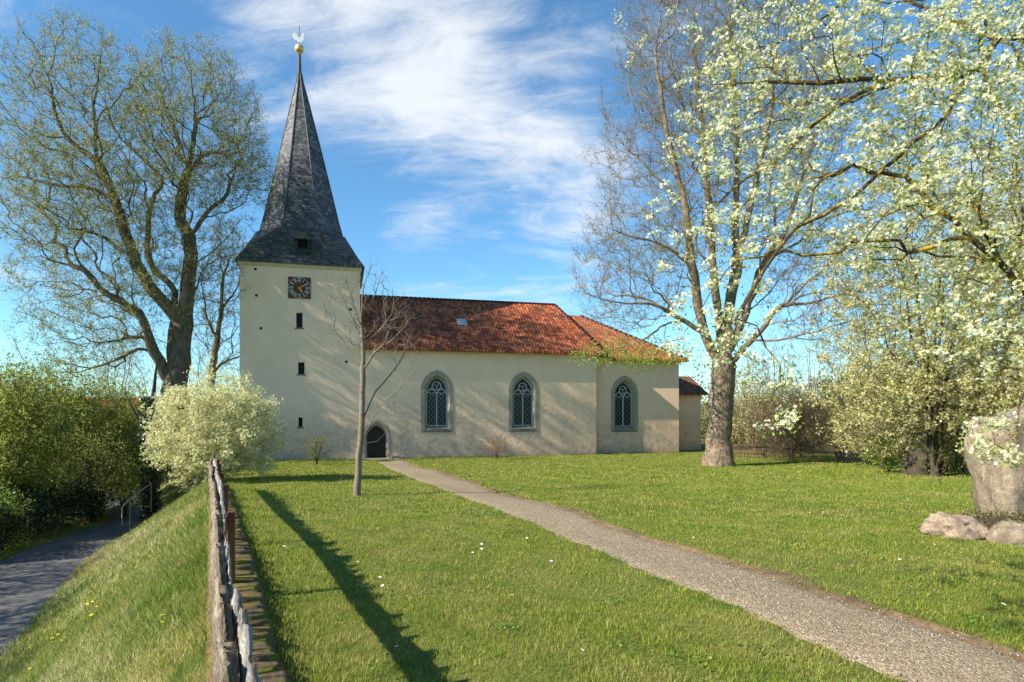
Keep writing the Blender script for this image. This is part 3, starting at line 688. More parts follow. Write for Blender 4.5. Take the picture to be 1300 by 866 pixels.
# ------------------------------------------------------------------ vegetation tools
def nrm(a): return a / (np.linalg.norm(a, axis=-1, keepdims=True) + 1e-9)
def tubes(polys, radii, sides_of, rough=0, seed=1):
    """polys: list of (L,3), radii: list of (L,). -> V, quads"""
    r_ = np.random.default_rng(seed); VV, FF = [], []; base = 0; groups = {}
    for p, r in zip(polys, radii): groups.setdefault((len(p), sides_of(r[0])), []).append((p, r))
    for (L, S), it in groups.items():
        P = np.stack([a for a, _ in it]); Rr = np.stack([b for _, b in it]); m = len(P)
        t = np.empty_like(P); t[:, 1:-1] = P[:, 2:] - P[:, :-2]; t[:, 0] = P[:, 1] - P[:, 0]; t[:, -1] = P[:, -1] - P[:, -2]; t = nrm(t)
        mt = np.abs(t.mean(1)); ref = np.zeros((m, 3)); ref[np.arange(m), mt.argmin(1)] = 1
        ref = np.repeat(ref[:, None], L, 1)
        u = nrm(ref - (ref * t).sum(-1, keepdims=True) * t); v = np.cross(t, u)
        a = np.arange(S) * 2 * math.pi / S
        ring = u[:, :, None] * np.cos(a)[None, None, :, None] + v[:, :, None] * np.sin(a)[None, None, :, None]
        rad = Rr[:, :, None, None]
        if rough and S >= 8: rad = rad * (1 + rough * r_.normal(0, 1, (m, 1, S, 1)) + rough * .5 * r_.normal(0, 1, (m, L, S, 1)))
        VV.append((P[:, :, None] + ring * rad).reshape(-1, 3))
        idx = base + np.arange(m * L * S).reshape(m, L, S); nx_ = np.roll(idx, -1, 2)
        FF.append(np.stack([idx[:, :-1], nx_[:, :-1], nx_[:, 1:], idx[:, 1:]], -1).reshape(-1, 4)); base += m * L * S
    return np.concatenate(VV), np.concatenate(FF)
def spline_densify(P, step):
    P = np.asarray(P, float)
    if len(P) < 3: d = np.linalg.norm(P[-1] - P[0]); return resample(P, max(2, int(d / step) + 1))
    out = []
    Q = np.vstack([2 * P[0] - P[1], P, 2 * P[-1] - P[-2]])
    for i in range(1, len(Q) - 2):
        t = np.linspace(0, 1, 9)[:-1, None]; a, b, c, d = Q[i - 1], Q[i], Q[i + 1], Q[i + 2]
        out.append(.5 * (2 * b + (c - a) * t + (2 * a - 5 * b + 4 * c - d) * t ** 2 + (3 * b - a - 3 * c + d) * t ** 3))
    out = np.vstack(out + [P[-1:]]); L = np.linalg.norm(np.diff(out, axis=0), axis=1).sum()
    return resample(out, max(3, int(L / step) + 1))
def grow(seeds, pts, alpha=.35, step=.5, jit=.06, up=.0, seed=1):
    g = np.random.default_rng(seed); cap = 60000; P = np.zeros((cap, 3)); par = np.full(cap, -1); pl_ = np.zeros(cap); n = 0
    for s_ in seeds:
        q = spline_densify(s_, step)
        q[1:-1] += g.normal(0, jit * .8, q[1:-1].shape) * [1, 1, .4]
        start = 0; last = -1
        if n:
            d = np.linalg.norm(P[:n] - q[0], axis=1); last = int(d.argmin())
            if d[last] < step * .6: start = 1
        for p in q[start:]:
            P[n] = p; par[n] = last; pl_[n] = (pl_[last] + np.linalg.norm(p - P[last])) if last >= 0 else 0; last = n; n += 1
    root = P[0]; nseed = n
    if len(pts):
        # start from points nearest to the skeleton
        d0 = np.array([np.linalg.norm(P[:nseed] - p, axis=1).min() for p in pts]); pts = pts[np.argsort(d0)]
    okn = np.ones(cap, bool)
    okn[:min(nseed, 3)] = False
    for p in pts:
        d = np.linalg.norm(P[:n] - p, axis=1); c = d + alpha * pl_[:n] + np.where(P[:n, 2] > p[2] + .2, up * (P[:n, 2] - p[2]), 0)
        c[~okn[:n]] += 50
        k = int(c.argmin()); D = d[k]
        m = int(D / step); last = k
        pd = nrm(P[k] - P[par[k]]) if par[k] >= 0 else np.array([0, 0, 1.])
        for i in range(1, m + 1):
            t = i / (m + 1); lin = P[k] * (1 - t) + p * t; cur = pd * D * .35 * t * (1 - t) * 2
            q = lin + cur + g.normal(0, jit, 3); P[n] = q; par[n] = last; pl_[n] = pl_[last] + np.linalg.norm(q - P[last]); last = n; n += 1
        P[n] = p; par[n] = last; pl_[n] = pl_[last] + np.linalg.norm(p - P[last]); n += 1
        if n > cap - 50: break
    return P[:n], par[:n]
def limb_mesh(P, par, r_tip, r_root, sides=None, flare=1.5, flare_n=3, e_min=None):
    n = len(P); cnt = np.zeros(n); ch = [[] for _ in range(n)]
    for i in range(n - 1, -1, -1):
        if cnt[i] == 0: cnt[i] = 1
        if par[i] >= 0: cnt[par[i]] += cnt[i]; ch[par[i]].append(i)
    e = math.log(max(cnt[0], 2)) / math.log(r_root / r_tip); r = r_tip * cnt ** (1 / e)
    for i in range(min(flare_n, n)): r[i] *= 1 + (flare - 1) * (1 - i / flare_n) ** 1.5
    polys, rads = [], []; stack = [(0, -1)]
    while stack:
        s_, p_ = stack.pop(); seq = [s_]
        while ch[seq[-1]]:
            c = sorted(ch[seq[-1]], key=lambda k: -cnt[k])
            for o in c[1:]: stack.append((o, seq[-1]))
            seq.append(c[0])
        pts = P[seq]; rr = r[seq].copy()
        if p_ >= 0: pts = np.vstack([P[p_], pts]); rr = np.r_[min(r[p_] * .8, rr[0] * 1.1), rr]
        if len(pts) < 2: continue
        rr[-1] *= .5
        polys.append(pts); rads.append(rr)
    sd = sides or (lambda q: 14 if q > .3 else 8 if q > .09 else 5 if q > .03 else 3)
    return polys, rads, sd, r, cnt
def twigs(P, par, r, rmax, per, L, g, up=.3, rad=.005, n=4, spread=1.0, center=None):
    """thin curved twigs off thin nodes -> polys (M,n,3)"""
    ids = np.where((r < rmax) & (par >= 0))[0]; ids = np.repeat(ids, per)
    if isinstance(per, float): ids = ids
    m = len(ids); p0 = P[ids]; d = nrm(P[ids] - P[par[ids]])
    d = nrm(d * .7 + g.normal(0, .6 * spread, (m, 3)) + [0, 0, up])
    Ls = L * g.uniform(.5, 1.2, m); t = np.linspace(0, 1, n)
    bend = g.normal(0, .25, (m, 3)) + [0, 0, up * .6]
    Q = p0[:, None] + (d[:, None] * t[None, :, None] + bend[:, None] * (t ** 2)[None, :, None]) * Ls[:, None, None]
    return Q, (rad * (1 - .6 * t))[None].repeat(m, 0)
def leaves(pos, size, g, up=.3, aspect=.55, droop=0):
    """one diamond shaped blade per position"""
    m = len(pos); n_ = nrm(g.normal(0, 1, (m, 3)) + [0, 0, up]); a = nrm(np.cross(n_, g.normal(0, 1, (m, 3)))); b = np.cross(n_, a)
    s_ = (size * g.uniform(.55, 1.25, m))[:, None]
    V = np.stack([pos, pos + a * s_ * .5 + b * s_ * aspect * .5, pos + a * s_ - n_ * s_ * .12, pos + a * s_ * .5 - b * s_ * aspect * .5], 1)
    return V.reshape(-1, 3), np.arange(m * 4).reshape(m, 4), np.repeat(g.random(m), 4)
def on_twigs(Q, k, g, tmin=.2, jit=.03):
    """k random positions along every twig"""
    m, n, _ = Q.shape; t = g.uniform(tmin, 1, (m, k)) * (n - 1); i = np.minimum(t.astype(int), n - 2); f = (t - i)[..., None]
    A = Q[np.arange(m)[:, None], i]; B = Q[np.arange(m)[:, None], i + 1]
    return (A * (1 - f) + B * f + g.normal(0, jit, (m, k, 3))).reshape(-1, 3)
def flowers5(cent, size, g, facing=None):
    """five-petalled small flowers: 5 quads each"""
    m = len(cent); n_ = nrm(g.normal(0, .6, (m, 3)) + ([0, -.3, .5] if facing is None else facing)); a = nrm(np.cross(n_, g.normal(0, 1, (m, 3)))); b = np.cross(n_, a)
    s_ = size * g.uniform(.8, 1.15, m); Vs = []
    for k in range(5):
        an = 2 * math.pi * k / 5
        def pt(r_, da, h): return cent + (a * math.cos(an + da) + b * math.sin(an + da)) * (r_ * s_)[:, None] + n_ * (h * s_)[:, None]
        Vs += [pt(.05, 0, 0), pt(.36, -.45, .10), pt(.52, 0, .13), pt(.36, .45, .10)]
    V = np.stack(Vs, 1).reshape(-1, 3); return V, np.arange(m * 20).reshape(-1, 4), np.repeat(g.random(m), 20)
def ellipsoid_pts(n, c, r, g, shell=0.0):
    v = nrm(g.normal(0, 1, (n, 3))) * (g.uniform(shell ** 3, 1, (n, 1)) ** (1 / 3)); return v * r + c
def W3(px, py, Y): return np.array([(px - 650) / FPX * Y, Y, EYE - (py - HOR) / FPX * Y])

def tree(name, label, cat, seeds, pts, r_root, r_tip, bark, tw, foliage, group=None, alpha=.35, step=.5, jit=.06, seed=1, flare=1.5, rough=.05, up=.0):
    """tw: list of dicts for twigs(); foliage: list of (part name, kind, material, per twig, size)"""
    g = np.random.default_rng(seed); P, par = grow(seeds, pts, alpha, step, jit, up, seed)
    base = seeds[0][0]; T = empty(name, tuple(base), label=label, cat=cat, group=group); off = np.array(base)
    polys, rads, sd, r, cnt = limb_mesh(P, par, r_tip, r_root, flare=flare)
    V, F = tubes(polys, rads, sd, rough, seed)
    Qs = []
    TV, TF, b = [V], [F], len(V)
    for t_ in tw:
        Q, q_r = twigs(P, par, r, g=g, **t_); Qs.append(Q)
        if t_.get('per', 1):
            V, F = tubes(list(Q), list(q_r), lambda q: 3); TV.append(V); TF.append(F + b); b += len(V)
    npmesh('trunk', np.concatenate(TV) - off, np.concatenate(TF), bark, T, smooth=True)
    for nm, kind, mt, per, size, src in foliage:
        Q = Qs[src]
        if per < 1: Q = Q[g.random(len(Q)) < per]; per = 1
        pos = on_twigs(Q, int(per), g, jit=size * .7)
        if kind == 'leaf': V, F, rn = leaves(pos, size, g)
        else: V, F, rn = flowers5(pos, size, g)
        npmesh(nm, V - off, F, mt, T, rnd=rn)
    return T, P, par, r, Qs

M_BARKL = bark_mat('furrowed_lime_bark', (.055, .042, .028), (.19, .15, .105), (.13, .12, .04), .5, 5)
M_BARKR = bark_mat('grey_brown_bark', (.085, .058, .038), (.27, .205, .14), (.33, .265, .19), .6, 6)
M_BARKG = bark_mat('pale_grey_bark', (.15, .115, .08), (.33, .27, .20), None, 0, 20)
M_BARKD = bark_mat('dark_twig_bark', (.035, .027, .02), (.09, .07, .05), (.08, .09, .03), .4, 8)
M_BARKB = bark_mat('brown_twig_bark', (.13, .08, .055), (.24, .16, .115), None, 0, 8)
M_BARKY = bark_mat('lichen_bark', (.05, .038, .028), (.12, .09, .06), (.55, .38, .04), .9, 14)
M_LEAFY = leaf_mat('fresh_yellow_green_leaf', (.20, .26, .035), (.36, .40, .08), .45)
M_LEAFL = leaf_mat('young_lime_leaf', (.24, .26, .05), (.44, .44, .12), .5)
M_LEAFG = leaf_mat('hedge_leaf', (.18, .23, .035), (.40, .41, .09), .5)
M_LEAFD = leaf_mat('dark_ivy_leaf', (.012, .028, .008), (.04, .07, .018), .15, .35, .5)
M_LEAFB = leaf_mat('russet_leaf', (.20, .12, .07), (.33, .25, .13), .35)
M_LEAFN = leaf_mat('bright_new_leaf', (.16, .28, .025), (.32, .44, .06), .5)
M_LEAFO = leaf_mat('olive_bud_leaf', (.15, .16, .045), (.29, .28, .10), .45)
M_BLOS = leaf_mat('white_blossom', (.64, .63, .32), (.90, .87, .66), .35, .7, .1)
M_BLOSC = leaf_mat('cream_blossom', (.60, .58, .28), (.84, .80, .50), .4, .7, .1)
M_BLOSG = leaf_mat('distant_blossom', (.40, .38, .15), (.80, .72, .42), .35, .7, .1)

# ---- old lime tree on the left
Y = 38.2
def poly(L_, Y0, dY=0): n = len(L_); return [W3(a, b, Y0 + dY * i / max(n - 1, 1)) for i, (a, b) in enumerate(L_)]
gb = GZ(*W3(224, 600, Y)[:2])
seeds = [[np.array([W3(222, 500, Y)[0], Y, gb - .2]), np.array([W3(222, 500, Y)[0], Y, gb + 1.2])] + poly([(220, 520), (229, 454), (230, 423), (238, 381), (242, 340), (240, 301), (228, 270), (239, 215), (247, 166), (246, 121), (248, 90)], Y, 1.0),
         poly([(230, 415), (218, 395), (190, 364), (173, 333), (162, 301), (148, 260), (125, 208), (95, 185), (74, 156), (66, 114), (60, 95)], Y, -2.5),
         poly([(218, 495), (208, 470), (193, 440), (181, 402), (159, 385), (128, 367), (107, 343), (62, 330)], Y, -3.0),
         poly([(222, 395), (218, 364), (193, 340), (186, 301), (195, 250), (204, 225), (149, 170), (135, 132), (114, 104), (95, 65)], Y, 2.5),
         poly([(238, 220), (263, 194), (294, 197), (312, 187), (334, 180)], Y, -1.5),
         poly([(149, 255), (110, 238), (75, 236), (20, 222)], Y - 1.5, -1),
         poly([(220, 440), (190, 428), (150, 432), (110, 440)], Y, -1.5),
         poly([(240, 300), (262, 270), (285, 250), (300, 215)], Y, 2.0),
         poly([(240, 215), (225, 170), (205, 120), (195, 90)], Y, 1.5),
         poly([(246, 165), (270, 130), (285, 110)], Y + 1, 1.0),
         poly([(125, 208), (118, 150), (125, 90), (130, 60)], Y - 1, -2.0),
         poly([(173, 333), (130, 300), (90, 290), (50, 285)], Y - 1, -2.0),
         poly([(242, 340), (268, 320), (290, 300), (305, 280)], Y, 3.0)]
g = np.random.default_rng(11); s = Y / FPX
pts = np.vstack([ellipsoid_pts(n_, W3(a, b, Y + dy_), np.array([rx * s, ry_ * 1.0, rz * s]), g, .25) for n_, a, b, dy_, rx, ry_, rz in
                 [(950, 105, 165, -1, 100, 4.8, 130), (900, 250, 165, -.5, 82, 4.3, 108), (600, 130, 320, -1, 110, 5, 130), (450, 240, 300, 1, 82, 5, 125), (450, 85, 260, -1, 88, 4.5, 85), (240, 100, 430, -1, 60, 4, 75), (130, 315, 215, 0, 30, 3, 45)]])
pts = pts[pts[:, 2] > 3.2]
tree('lime_tree', 'huge old lime tree with forked trunk and sparse young leaves, left of the tower', 'tree', seeds, pts, .74, .009, M_BARKL,
     [dict(rmax=.030, per=2, L=.80, up=.15, rad=.0075, n=5), dict(rmax=.018, per=1, L=.5, up=.3, rad=.005), dict(rmax=.35, per=1, L=.6, up=.2, rad=.005)],
     [('leaves', 'leaf', M_LEAFL, 10, .088, 0), ('bud_leaves', 'leaf', M_LEAFL, 7, .08, 1), ('trunk_shoots', 'leaf', M_LEAFO, 7, .085, 2)], seed=3, step=.6, jit=.055, alpha=.30)

# ---- slim tree between lime and tower
Y = 44.; gb = GZ(*W3(266, 590, Y)[:2])
seeds = [[np.array([W3(268, 0, Y)[0], Y, gb - .2])] + poly([(268, 520), (271, 470), (278, 420), (283, 360), (290, 330)], Y), poly([(272, 470), (288, 458), (305, 452), (318, 440)], Y, 1), poly([(277, 430), (262, 400), (256, 360), (258, 320)], Y, -1), poly([(281, 390), (298, 370), (306, 340)], Y, 1)]
pts = np.vstack([ellipsoid_pts(500, W3(285, 400, Y), np.array([2.3, 2.2, 5.0]), g, .2), ellipsoid_pts(160, W3(292, 320, Y), np.array([1.5, 1.5, 2.5]), g, .2)])
tree('slim_tree', 'slim bare-branched tree squeezed between the old lime and the church tower', 'tree', seeds, pts, .26, .009, M_BARKL,
     [dict(rmax=.03, per=2, L=.55, up=.2, rad=.008)], [('leaves', 'leaf', M_LEAFL, 4, .08, 0)], seed=5)

# ---- big tree right of the choir
Y = 36.; gb = GZ(*W3(912, 583, Y)[:2])
seeds = [[np.array([W3(912, 0, Y)[0], Y, gb - .3]), np.array([W3(912, 0, Y)[0], Y, gb + .35]), W3(912, 555, Y)] + poly([(914, 520), (917, 480), (919, 455), (925, 398), (934, 335), (934, 273), (935, 180), (930, 80), (925, 0), (922, -50)], Y, .5),
         poly([(916, 470), (896, 427), (867, 406), (830, 387), (790, 385), (758, 378), (735, 370)], Y, -2.0),
         poly([(915, 465), (898, 431), (886, 377), (880, 340), (870, 260), (850, 180), (838, 110), (830, 50)], Y, -2.5),
         poly([(918, 460), (913, 406), (905, 323), (900, 265), (893, 180), (885, 90), (880, 20), (876, -40)], Y, 2.5),
         poly([(922, 455), (946, 398), (971, 331), (996, 294), (1020, 220), (1045, 140), (1052, 70)], Y, 2.0),
         poly([(924, 468), (945, 440), (967, 419), (988, 390), (1029, 385), (1063, 375), (1100, 369)], Y, -2.0),
         poly([(955, 432), (996, 431), (1046, 417), (1090, 406)], Y - 1, -2.0),
         poly([(880, 340), (840, 310), (800, 300), (762, 285)], Y - 1, -1.5),
         poly([(870, 260), (825, 215), (790, 180), (765, 140)], Y - 1, 1.5),
         poly([(934, 335), (955, 250), (975, 160), (985, 70), (990, 0)], Y, -3.0),
         poly([(893, 180), (862, 120), (850, 60), (845, 0)], Y + 1, 2.0),
         poly([(971, 331), (1010, 310), (1050, 280), (1090, 255)], Y + 1, 1.0)]
pts = np.vstack([ellipsoid_pts(n_, W3(a, b, Y + dy_), np.array([rx * s, ry_, rz * s]), g, .3) for n_, a, b, dy_, rx, ry_, rz in
                 [(1250, 930, 120, 0, 130, 6, 190), (520, 840, 230, 0, 95, 5, 160), (520, 1030, 220, 0, 95, 5, 150), (330, 800, 345, -1, 72, 3.5, 75), (330, 1050, 370, -1, 75, 4, 65), (300, 860, 50, 0, 80, 5, 90)]])
pts = pts[pts[:, 2] > 5.2]
T, P_, par_, r_, Qs_ = tree('maple_tree', 'large bare spreading tree with a thick trunk, right of the choir wall', 'tree', seeds, pts, .66, .009, M_BARKR,
     [dict(rmax=.030, per=3, L=.9, up=.25, rad=.0075, n=5), dict(rmax=.016, per=2, L=.55, up=.4, rad=.006)],
     [('leaves', 'leaf', M_LEAFO, 4, .07, 0), ('buds', 'leaf', M_LEAFL, 5, .055, 1)], seed=8, step=.6, jit=.05, alpha=.32, flare=1.55, up=.4)
# leafy low spray hanging from the left limb in front of the choir
Yc = 33.5
pts2 = ellipsoid_pts(150, W3(800, 448, Yc), np.array([3.4, 1.5, .9]), g)
P2, par2 = grow([[W3(867, 406, Y - .6), W3(845, 412, 34.5), W3(815, 432, Yc), W3(770, 445, Yc)]], pts2, .3, .4, .05, 0, 21)
polys, rads, sd, r2, _ = limb_mesh(P2, par2, .008, .06, flare=1)
V, F = tubes(polys, rads, sd); off = np.array(T.location); npmesh('low_branch', V - off, F, M_BARKR, T, smooth=True)
Q, q_r = twigs(P2, par2, r2, .05, 2, .45, g, up=.0, rad=.005)
V, F, rn = leaves(on_twigs(Q, 5, g, jit=.08), .12, g); npmesh('spray_leaves', V - off, F, M_LEAFN, T, rnd=rn)

# ---- young bare tree on the lawn
Y = 17.2; x0 = W3(453, 0, Y)[0]; gb = GZ(x0, Y)
seeds = [[np.array([x0, Y, gb - .05]), W3(455, 590, Y), W3(459, 540, Y), W3(460, 500, Y), W3(461, 450, Y), W3(459, 400, Y), W3(463, 360, Y), W3(472, 338, Y)],
         poly([(459, 555), (474, 530), (490, 508), (515, 485), (540, 450)], Y, -.4), poly([(461, 535), (475, 500), (496, 475), (510, 455)], Y, .5),
         poly([(460, 440), (485, 415), (502, 395), (514, 385)], Y, .6), poly([(460, 430), (445, 400), (430, 370), (410, 360)], Y, .5),
         poly([(460, 470), (478, 445), (500, 430), (525, 400)], Y, -.7), poly([(458, 415), (448, 385), (438, 345)], Y, -.6), poly([(461, 400), (475, 375), (485, 345)], Y, .3),
         poly([(458, 548), (445, 542), (432, 540)], Y, -.2), poly([(459, 470), (440, 440), (425, 420)], Y, .2), poly([(462, 560), (480, 560), (490, 548)], Y, -.1)]
pts = np.vstack([ellipsoid_pts(170, W3(465, 390, Y), np.array([1.2, 1.1, 1.25]), g, .4), ellipsoid_pts(60, W3(505, 430, Y), np.array([.7, .8, .9]), g, .2)])
tree('young_tree', 'young leafless tree with a pale slim trunk standing alone on the lawn', 'tree', seeds, pts, .088, .005, M_BARKG,
     [dict(rmax=.0085, per=1, L=.26, up=.45, rad=.0045)], [], seed=9, step=.28, jit=.015, flare=1.35, rough=.02)

# ---- shrubs
def shrub(name, label, px, Y, wpx, top_py, seed, bark, foliage, n=300, rad=.05, tip=.005, L=.4, per=2, group=None, cat='shrub', stems=6, dep=None, shell=.35, zbase=None, low=.0, twrad=.005, cutlow=.12):
    g = np.random.default_rng(seed); x = (px - 650) / FPX * Y; gb = GZ(x, Y) if zbase is None else zbase
    top = EYE - (top_py - HOR) / FPX * Y; h = top - gb; rw = wpx / 2 / FPX * Y; dp = dep or rw * .9
    base = np.array([x, Y, gb - .05]); seeds = []
    for k in range(stems):
        a = 2 * math.pi * k / stems + g.uniform(-.4, .4); e = g.uniform(.25, .6)
        p1 = base + [rw * e * .3 * math.cos(a), dp * e * .3 * math.sin(a), h * .3]; p2 = base + [rw * e * math.cos(a), dp * e * math.sin(a), h * g.uniform(.55, .8)]
        seeds.append([base + [math.cos(a) * .03, math.sin(a) * .03, 0], p1, p2])
    c = base + [0, 0, h * (.56 + low)]; pts = ellipsoid_pts(n, c, np.array([rw, dp, h * .46]), g, shell)
    pts += g.normal(0, .06 * h, pts.shape); pts = pts[pts[:, 2] > np.maximum(ground_z(pts[:, 0], pts[:, 1], False), 0 * gb - 9) + cutlow * h]
    return tree(name, label, cat, seeds, pts, rad, tip, bark, [dict(rmax=max(tip * 5, .02), per=per, L=L, up=.25, rad=twrad)], foliage, group=group, seed=seed, step=max(.25, h / 12), jit=h * .008, flare=1.1, rough=0)
shrub('blossom_shrub', 'rounded cream-blossomed shrub at the far end of the weathered log fence', 272, 23.5, 148, 472, 31, M_BARKB,
      [('leaves', 'leaf', M_LEAFN, 7, .055, 0), ('blossoms', 'flower', M_BLOSC, 18, .085, 0)], n=620, L=.45, per=2, cat='shrub', stems=11, low=-.10, cutlow=.03)
shrub('small_shrub', 'small thin-leaved shrub at the foot of the tower wall', 402, 36.5, 30, 553, 32, M_BARKD, [('leaves', 'leaf', M_LEAFO, 8, .07, 0)], n=60, L=.3, stems=7)
shrub('bare_shrub', 'low brownish shrub under the middle of the nave wall', 630, 41.5, 34, 551, 33, M_BARKB, [('leaves', 'leaf', M_LEAFB, 4, .07, 0)], n=80, L=.35, stems=7)

# greenery left of the lane
MG = 'tall green bushes crowding the left side of the lane'
for i, (px, Y, wp, tp, lab) in enumerate([(5, 22, 130, 482, 'tall green bush at the left edge, beyond the dark hedge'), (62, 27, 120, 474, 'tall green bush second from the left, rising behind the dark hedge'),
                                         (128, 29.5, 120, 488, 'round green bush arching over the end of the lane'), (182, 33, 80, 515, 'narrow green bush between the lane end and the cream-blossomed shrub')]):
    shrub('green_bush', lab, px, Y, wp, tp, 40 + i, M_BARKD, [('leaves', 'leaf', M_LEAFG, 13, .115, 0)], n=760, rad=.12, L=.6, per=2, group=MG, cat='bush', stems=7, twrad=.008)
shrub('dark_bush', 'gnarled dark-stemmed bush at the far bend of the lane', 118, 25.5, 90, 545, 51, M_BARKD, [('leaves', 'leaf', M_LEAFG, 6, .09, 0)], n=260, rad=.16, L=.5, cat='bush', stems=5, twrad=.01)
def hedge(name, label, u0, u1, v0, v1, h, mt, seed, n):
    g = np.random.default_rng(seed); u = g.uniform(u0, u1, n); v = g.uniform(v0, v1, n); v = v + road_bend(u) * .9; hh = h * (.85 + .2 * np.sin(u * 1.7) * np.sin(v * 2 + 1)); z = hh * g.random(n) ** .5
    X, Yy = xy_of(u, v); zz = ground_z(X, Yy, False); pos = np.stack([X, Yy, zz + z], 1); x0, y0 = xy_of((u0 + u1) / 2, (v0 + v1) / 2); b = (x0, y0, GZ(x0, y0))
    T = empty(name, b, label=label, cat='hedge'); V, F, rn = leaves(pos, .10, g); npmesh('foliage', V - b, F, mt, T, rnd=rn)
    mb_p, mb_r = [], []
    for k in range(60):
        uu, vv = g.uniform(u0, u1), g.uniform(v0, v1); X, Yy = xy_of(uu, vv); z_ = GZ(X, Yy); p = np.array([X, Yy, z_]); mb_p.append(np.array([p, p + [g.normal(0, .1), g.normal(0, .1), h * .5], p + [g.normal(0, .25), g.normal(0, .25), h * .9]]) - b); mb_r.append(np.array([.03, .02, .008]))
    V, F = tubes(mb_p, mb_r, lambda q: 4); npmesh('branches', V, F, M_BARKD, T)
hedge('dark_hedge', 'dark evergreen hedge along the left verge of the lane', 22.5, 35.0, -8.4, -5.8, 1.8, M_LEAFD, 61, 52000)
shrub('verge_shrub', 'small sunlit yellow-green shrub at the left edge beside the lane', 2, 19.6, 46, 618, 62, M_BARKD, [('leaves', 'leaf', M_LEAFN, 8, .06, 0)], n=120, L=.3)
shrub('verge_shrub', 'bright green leafy shrub at the lane end, behind the handrail', 158, 27, 50, 592, 63, M_BARKD, [('leaves', 'leaf', M_LEAFN, 12, .08, 0)], n=150, L=.35)
# ivy covered trunk
def ivy_trunk():
    Y = 26.; x = W3(191, 0, Y)[0]; gb = GZ(x, Y); g = np.random.default_rng(70)
    T = empty('ivy_tree', (x, Y, gb), label='dark ivy-wrapped tree trunk just left of the cream-blossomed shrub', cat='tree')
    p = [np.array([[0, 0, -.1], [.05, 0, 1.5], [-.1, .1, 3.2], [.1, 0, 5.0], [.2, .1, 6.6]])] + [np.array([[-.1, .1, 3.2], [-.6, 0, 4.4], [-1.2, .2, 5.4]]), np.array([[.1, 0, 4.2], [.6, .2, 5.2], [.9, .2, 6.2]])]
    V, F = tubes(p, [np.array([.22, .18, .15, .1, .03]), np.array([.09, .06, .02]), np.array([.08, .05, .02])], lambda q: 8); npmesh('trunk', V, F, M_BARKD, T, smooth=True)
    n = 6000; z = g.uniform(0, 5.2, n); a = g.random(n) * 6.28; r_ = g.uniform(.15, .42, n); V, F, rn = leaves(np.stack([r_ * np.cos(a), r_ * np.sin(a), z], 1), .11, g); npmesh('ivy', V, F, M_LEAFD, T, rnd=rn)
ivy_trunk()
# bare thicket trees behind the lime
for i, (px, Y, tp, lab) in enumerate([(150, 48, 400, 'thin bare tree behind the green bushes, left of the lime trunk'), (188, 46, 415, 'thin bare tree close behind the left side of the lime trunk'), (258, 52, 430, 'bare tree far behind, between the lime trunk and the tower')]):
    shrub('thin_tree', lab, px, Y, 75, tp, 75 + i, M_BARKB, [('buds', 'leaf', M_LEAFO, 3, .07, 0)], n=320, rad=.14, L=.8, per=2, group='thin bare trees behind the lime', cat='tree', stems=5, twrad=.012)

# red-roofed house glimpsed beyond the bushes
hx_, hy_ = W3(95, 0, 52)[0], 52.; hz_ = GZ(hx_, hy_)
H = empty('house', (hx_, hy_, hz_), R(12), label='house with red tiled roof half hidden behind the green bushes', cat='house')
mb = MB(); mb.box(-7, 7, 0, 8, -1, 3.0); mb.build('wall', simple('pink_render', (.42, .27, .20), (.50, .33, .25), 1, .9, .1), H)
mb = MB(); mb.add([(-7.4, -.5, 2.8), (7.4, -.5, 2.8), (7.4, 4, 5.6), (-7.4, 4, 5.6), (7.4, 8.5, 2.8), (-7.4, 8.5, 2.8)], [(0, 1, 2, 3), (3, 2, 4, 5)]); mb.build('roof', M_TILE, H, planar_uv=True)
for k in (-4.5, -1.5, 1.5, 4.5):
    mb = MB(); mb.box(k - .5, k + .5, -.04, -.003, 1.0, 2.2); f_ = mb.build('window', M_WHITE, H); mb = MB(); mb.box(k - .42, k + .42, -.06, -.041, 1.08, 2.12); mb.build('pane', M_GLASS, f_)

# ---- right background
shrub('blossoming_tree', 'small pale-blossomed tree right behind the thick bare trunk', 958, 46, 60, 450, 80, M_BARKB, [('blossoms', 'flower', M_BLOSG, 7, .085, 0), ('leaves', 'leaf', M_LEAFO, 4, .09, 0)], n=330, rad=.12, L=.5, cat='tree', stems=5, twrad=.01)
shrub('reddish_bush', 'low reddish-brown bare bush in front of the rear picket fence', 1005, 40, 95, 508, 81, M_BARKB, [('leaves', 'leaf', M_LEAFB, 5, .08, 0)], n=380, rad=.06, L=.6, per=3, cat='bush', stems=12, twrad=.009)
shrub('green_bush', 'dense mid-green bush behind the black gate', 1075, 44, 90, 478, 82, M_BARKD, [('leaves', 'leaf', M_LEAFO, 10, .10, 0)], n=380, rad=.1, L=.5, cat='bush', stems=6, twrad=.01)
for i, (px, Y, tp, wd_, lab) in enumerate([(985, 55, 400, 60, 'tall thin bare tree leftmost above the reddish bush'), (1030, 58, 385, 70, 'tall thin bare tree in the middle above the reddish bush'), (1078, 56, 400, 70, 'tall thin bare tree above the black gate'), (1110, 50, 430, 60, 'tall thin bare tree beside the white flowering trees')]):
    shrub('poplar', lab, px, Y, wd_, tp, 84 + i, M_BARKB, [('buds', 'leaf', M_LEAFO, 2, .07, 0)], n=260, rad=.12, L=.9, per=2, group='tall thin bare trees beyond the rear fence', cat='tree', stems=5, twrad=.013, shell=.1)
M_FL = [('blossoms', 'flower', M_BLOSG, 12, .10, 0), ('leaves', 'leaf', M_LEAFL, 13, .09, 0)]
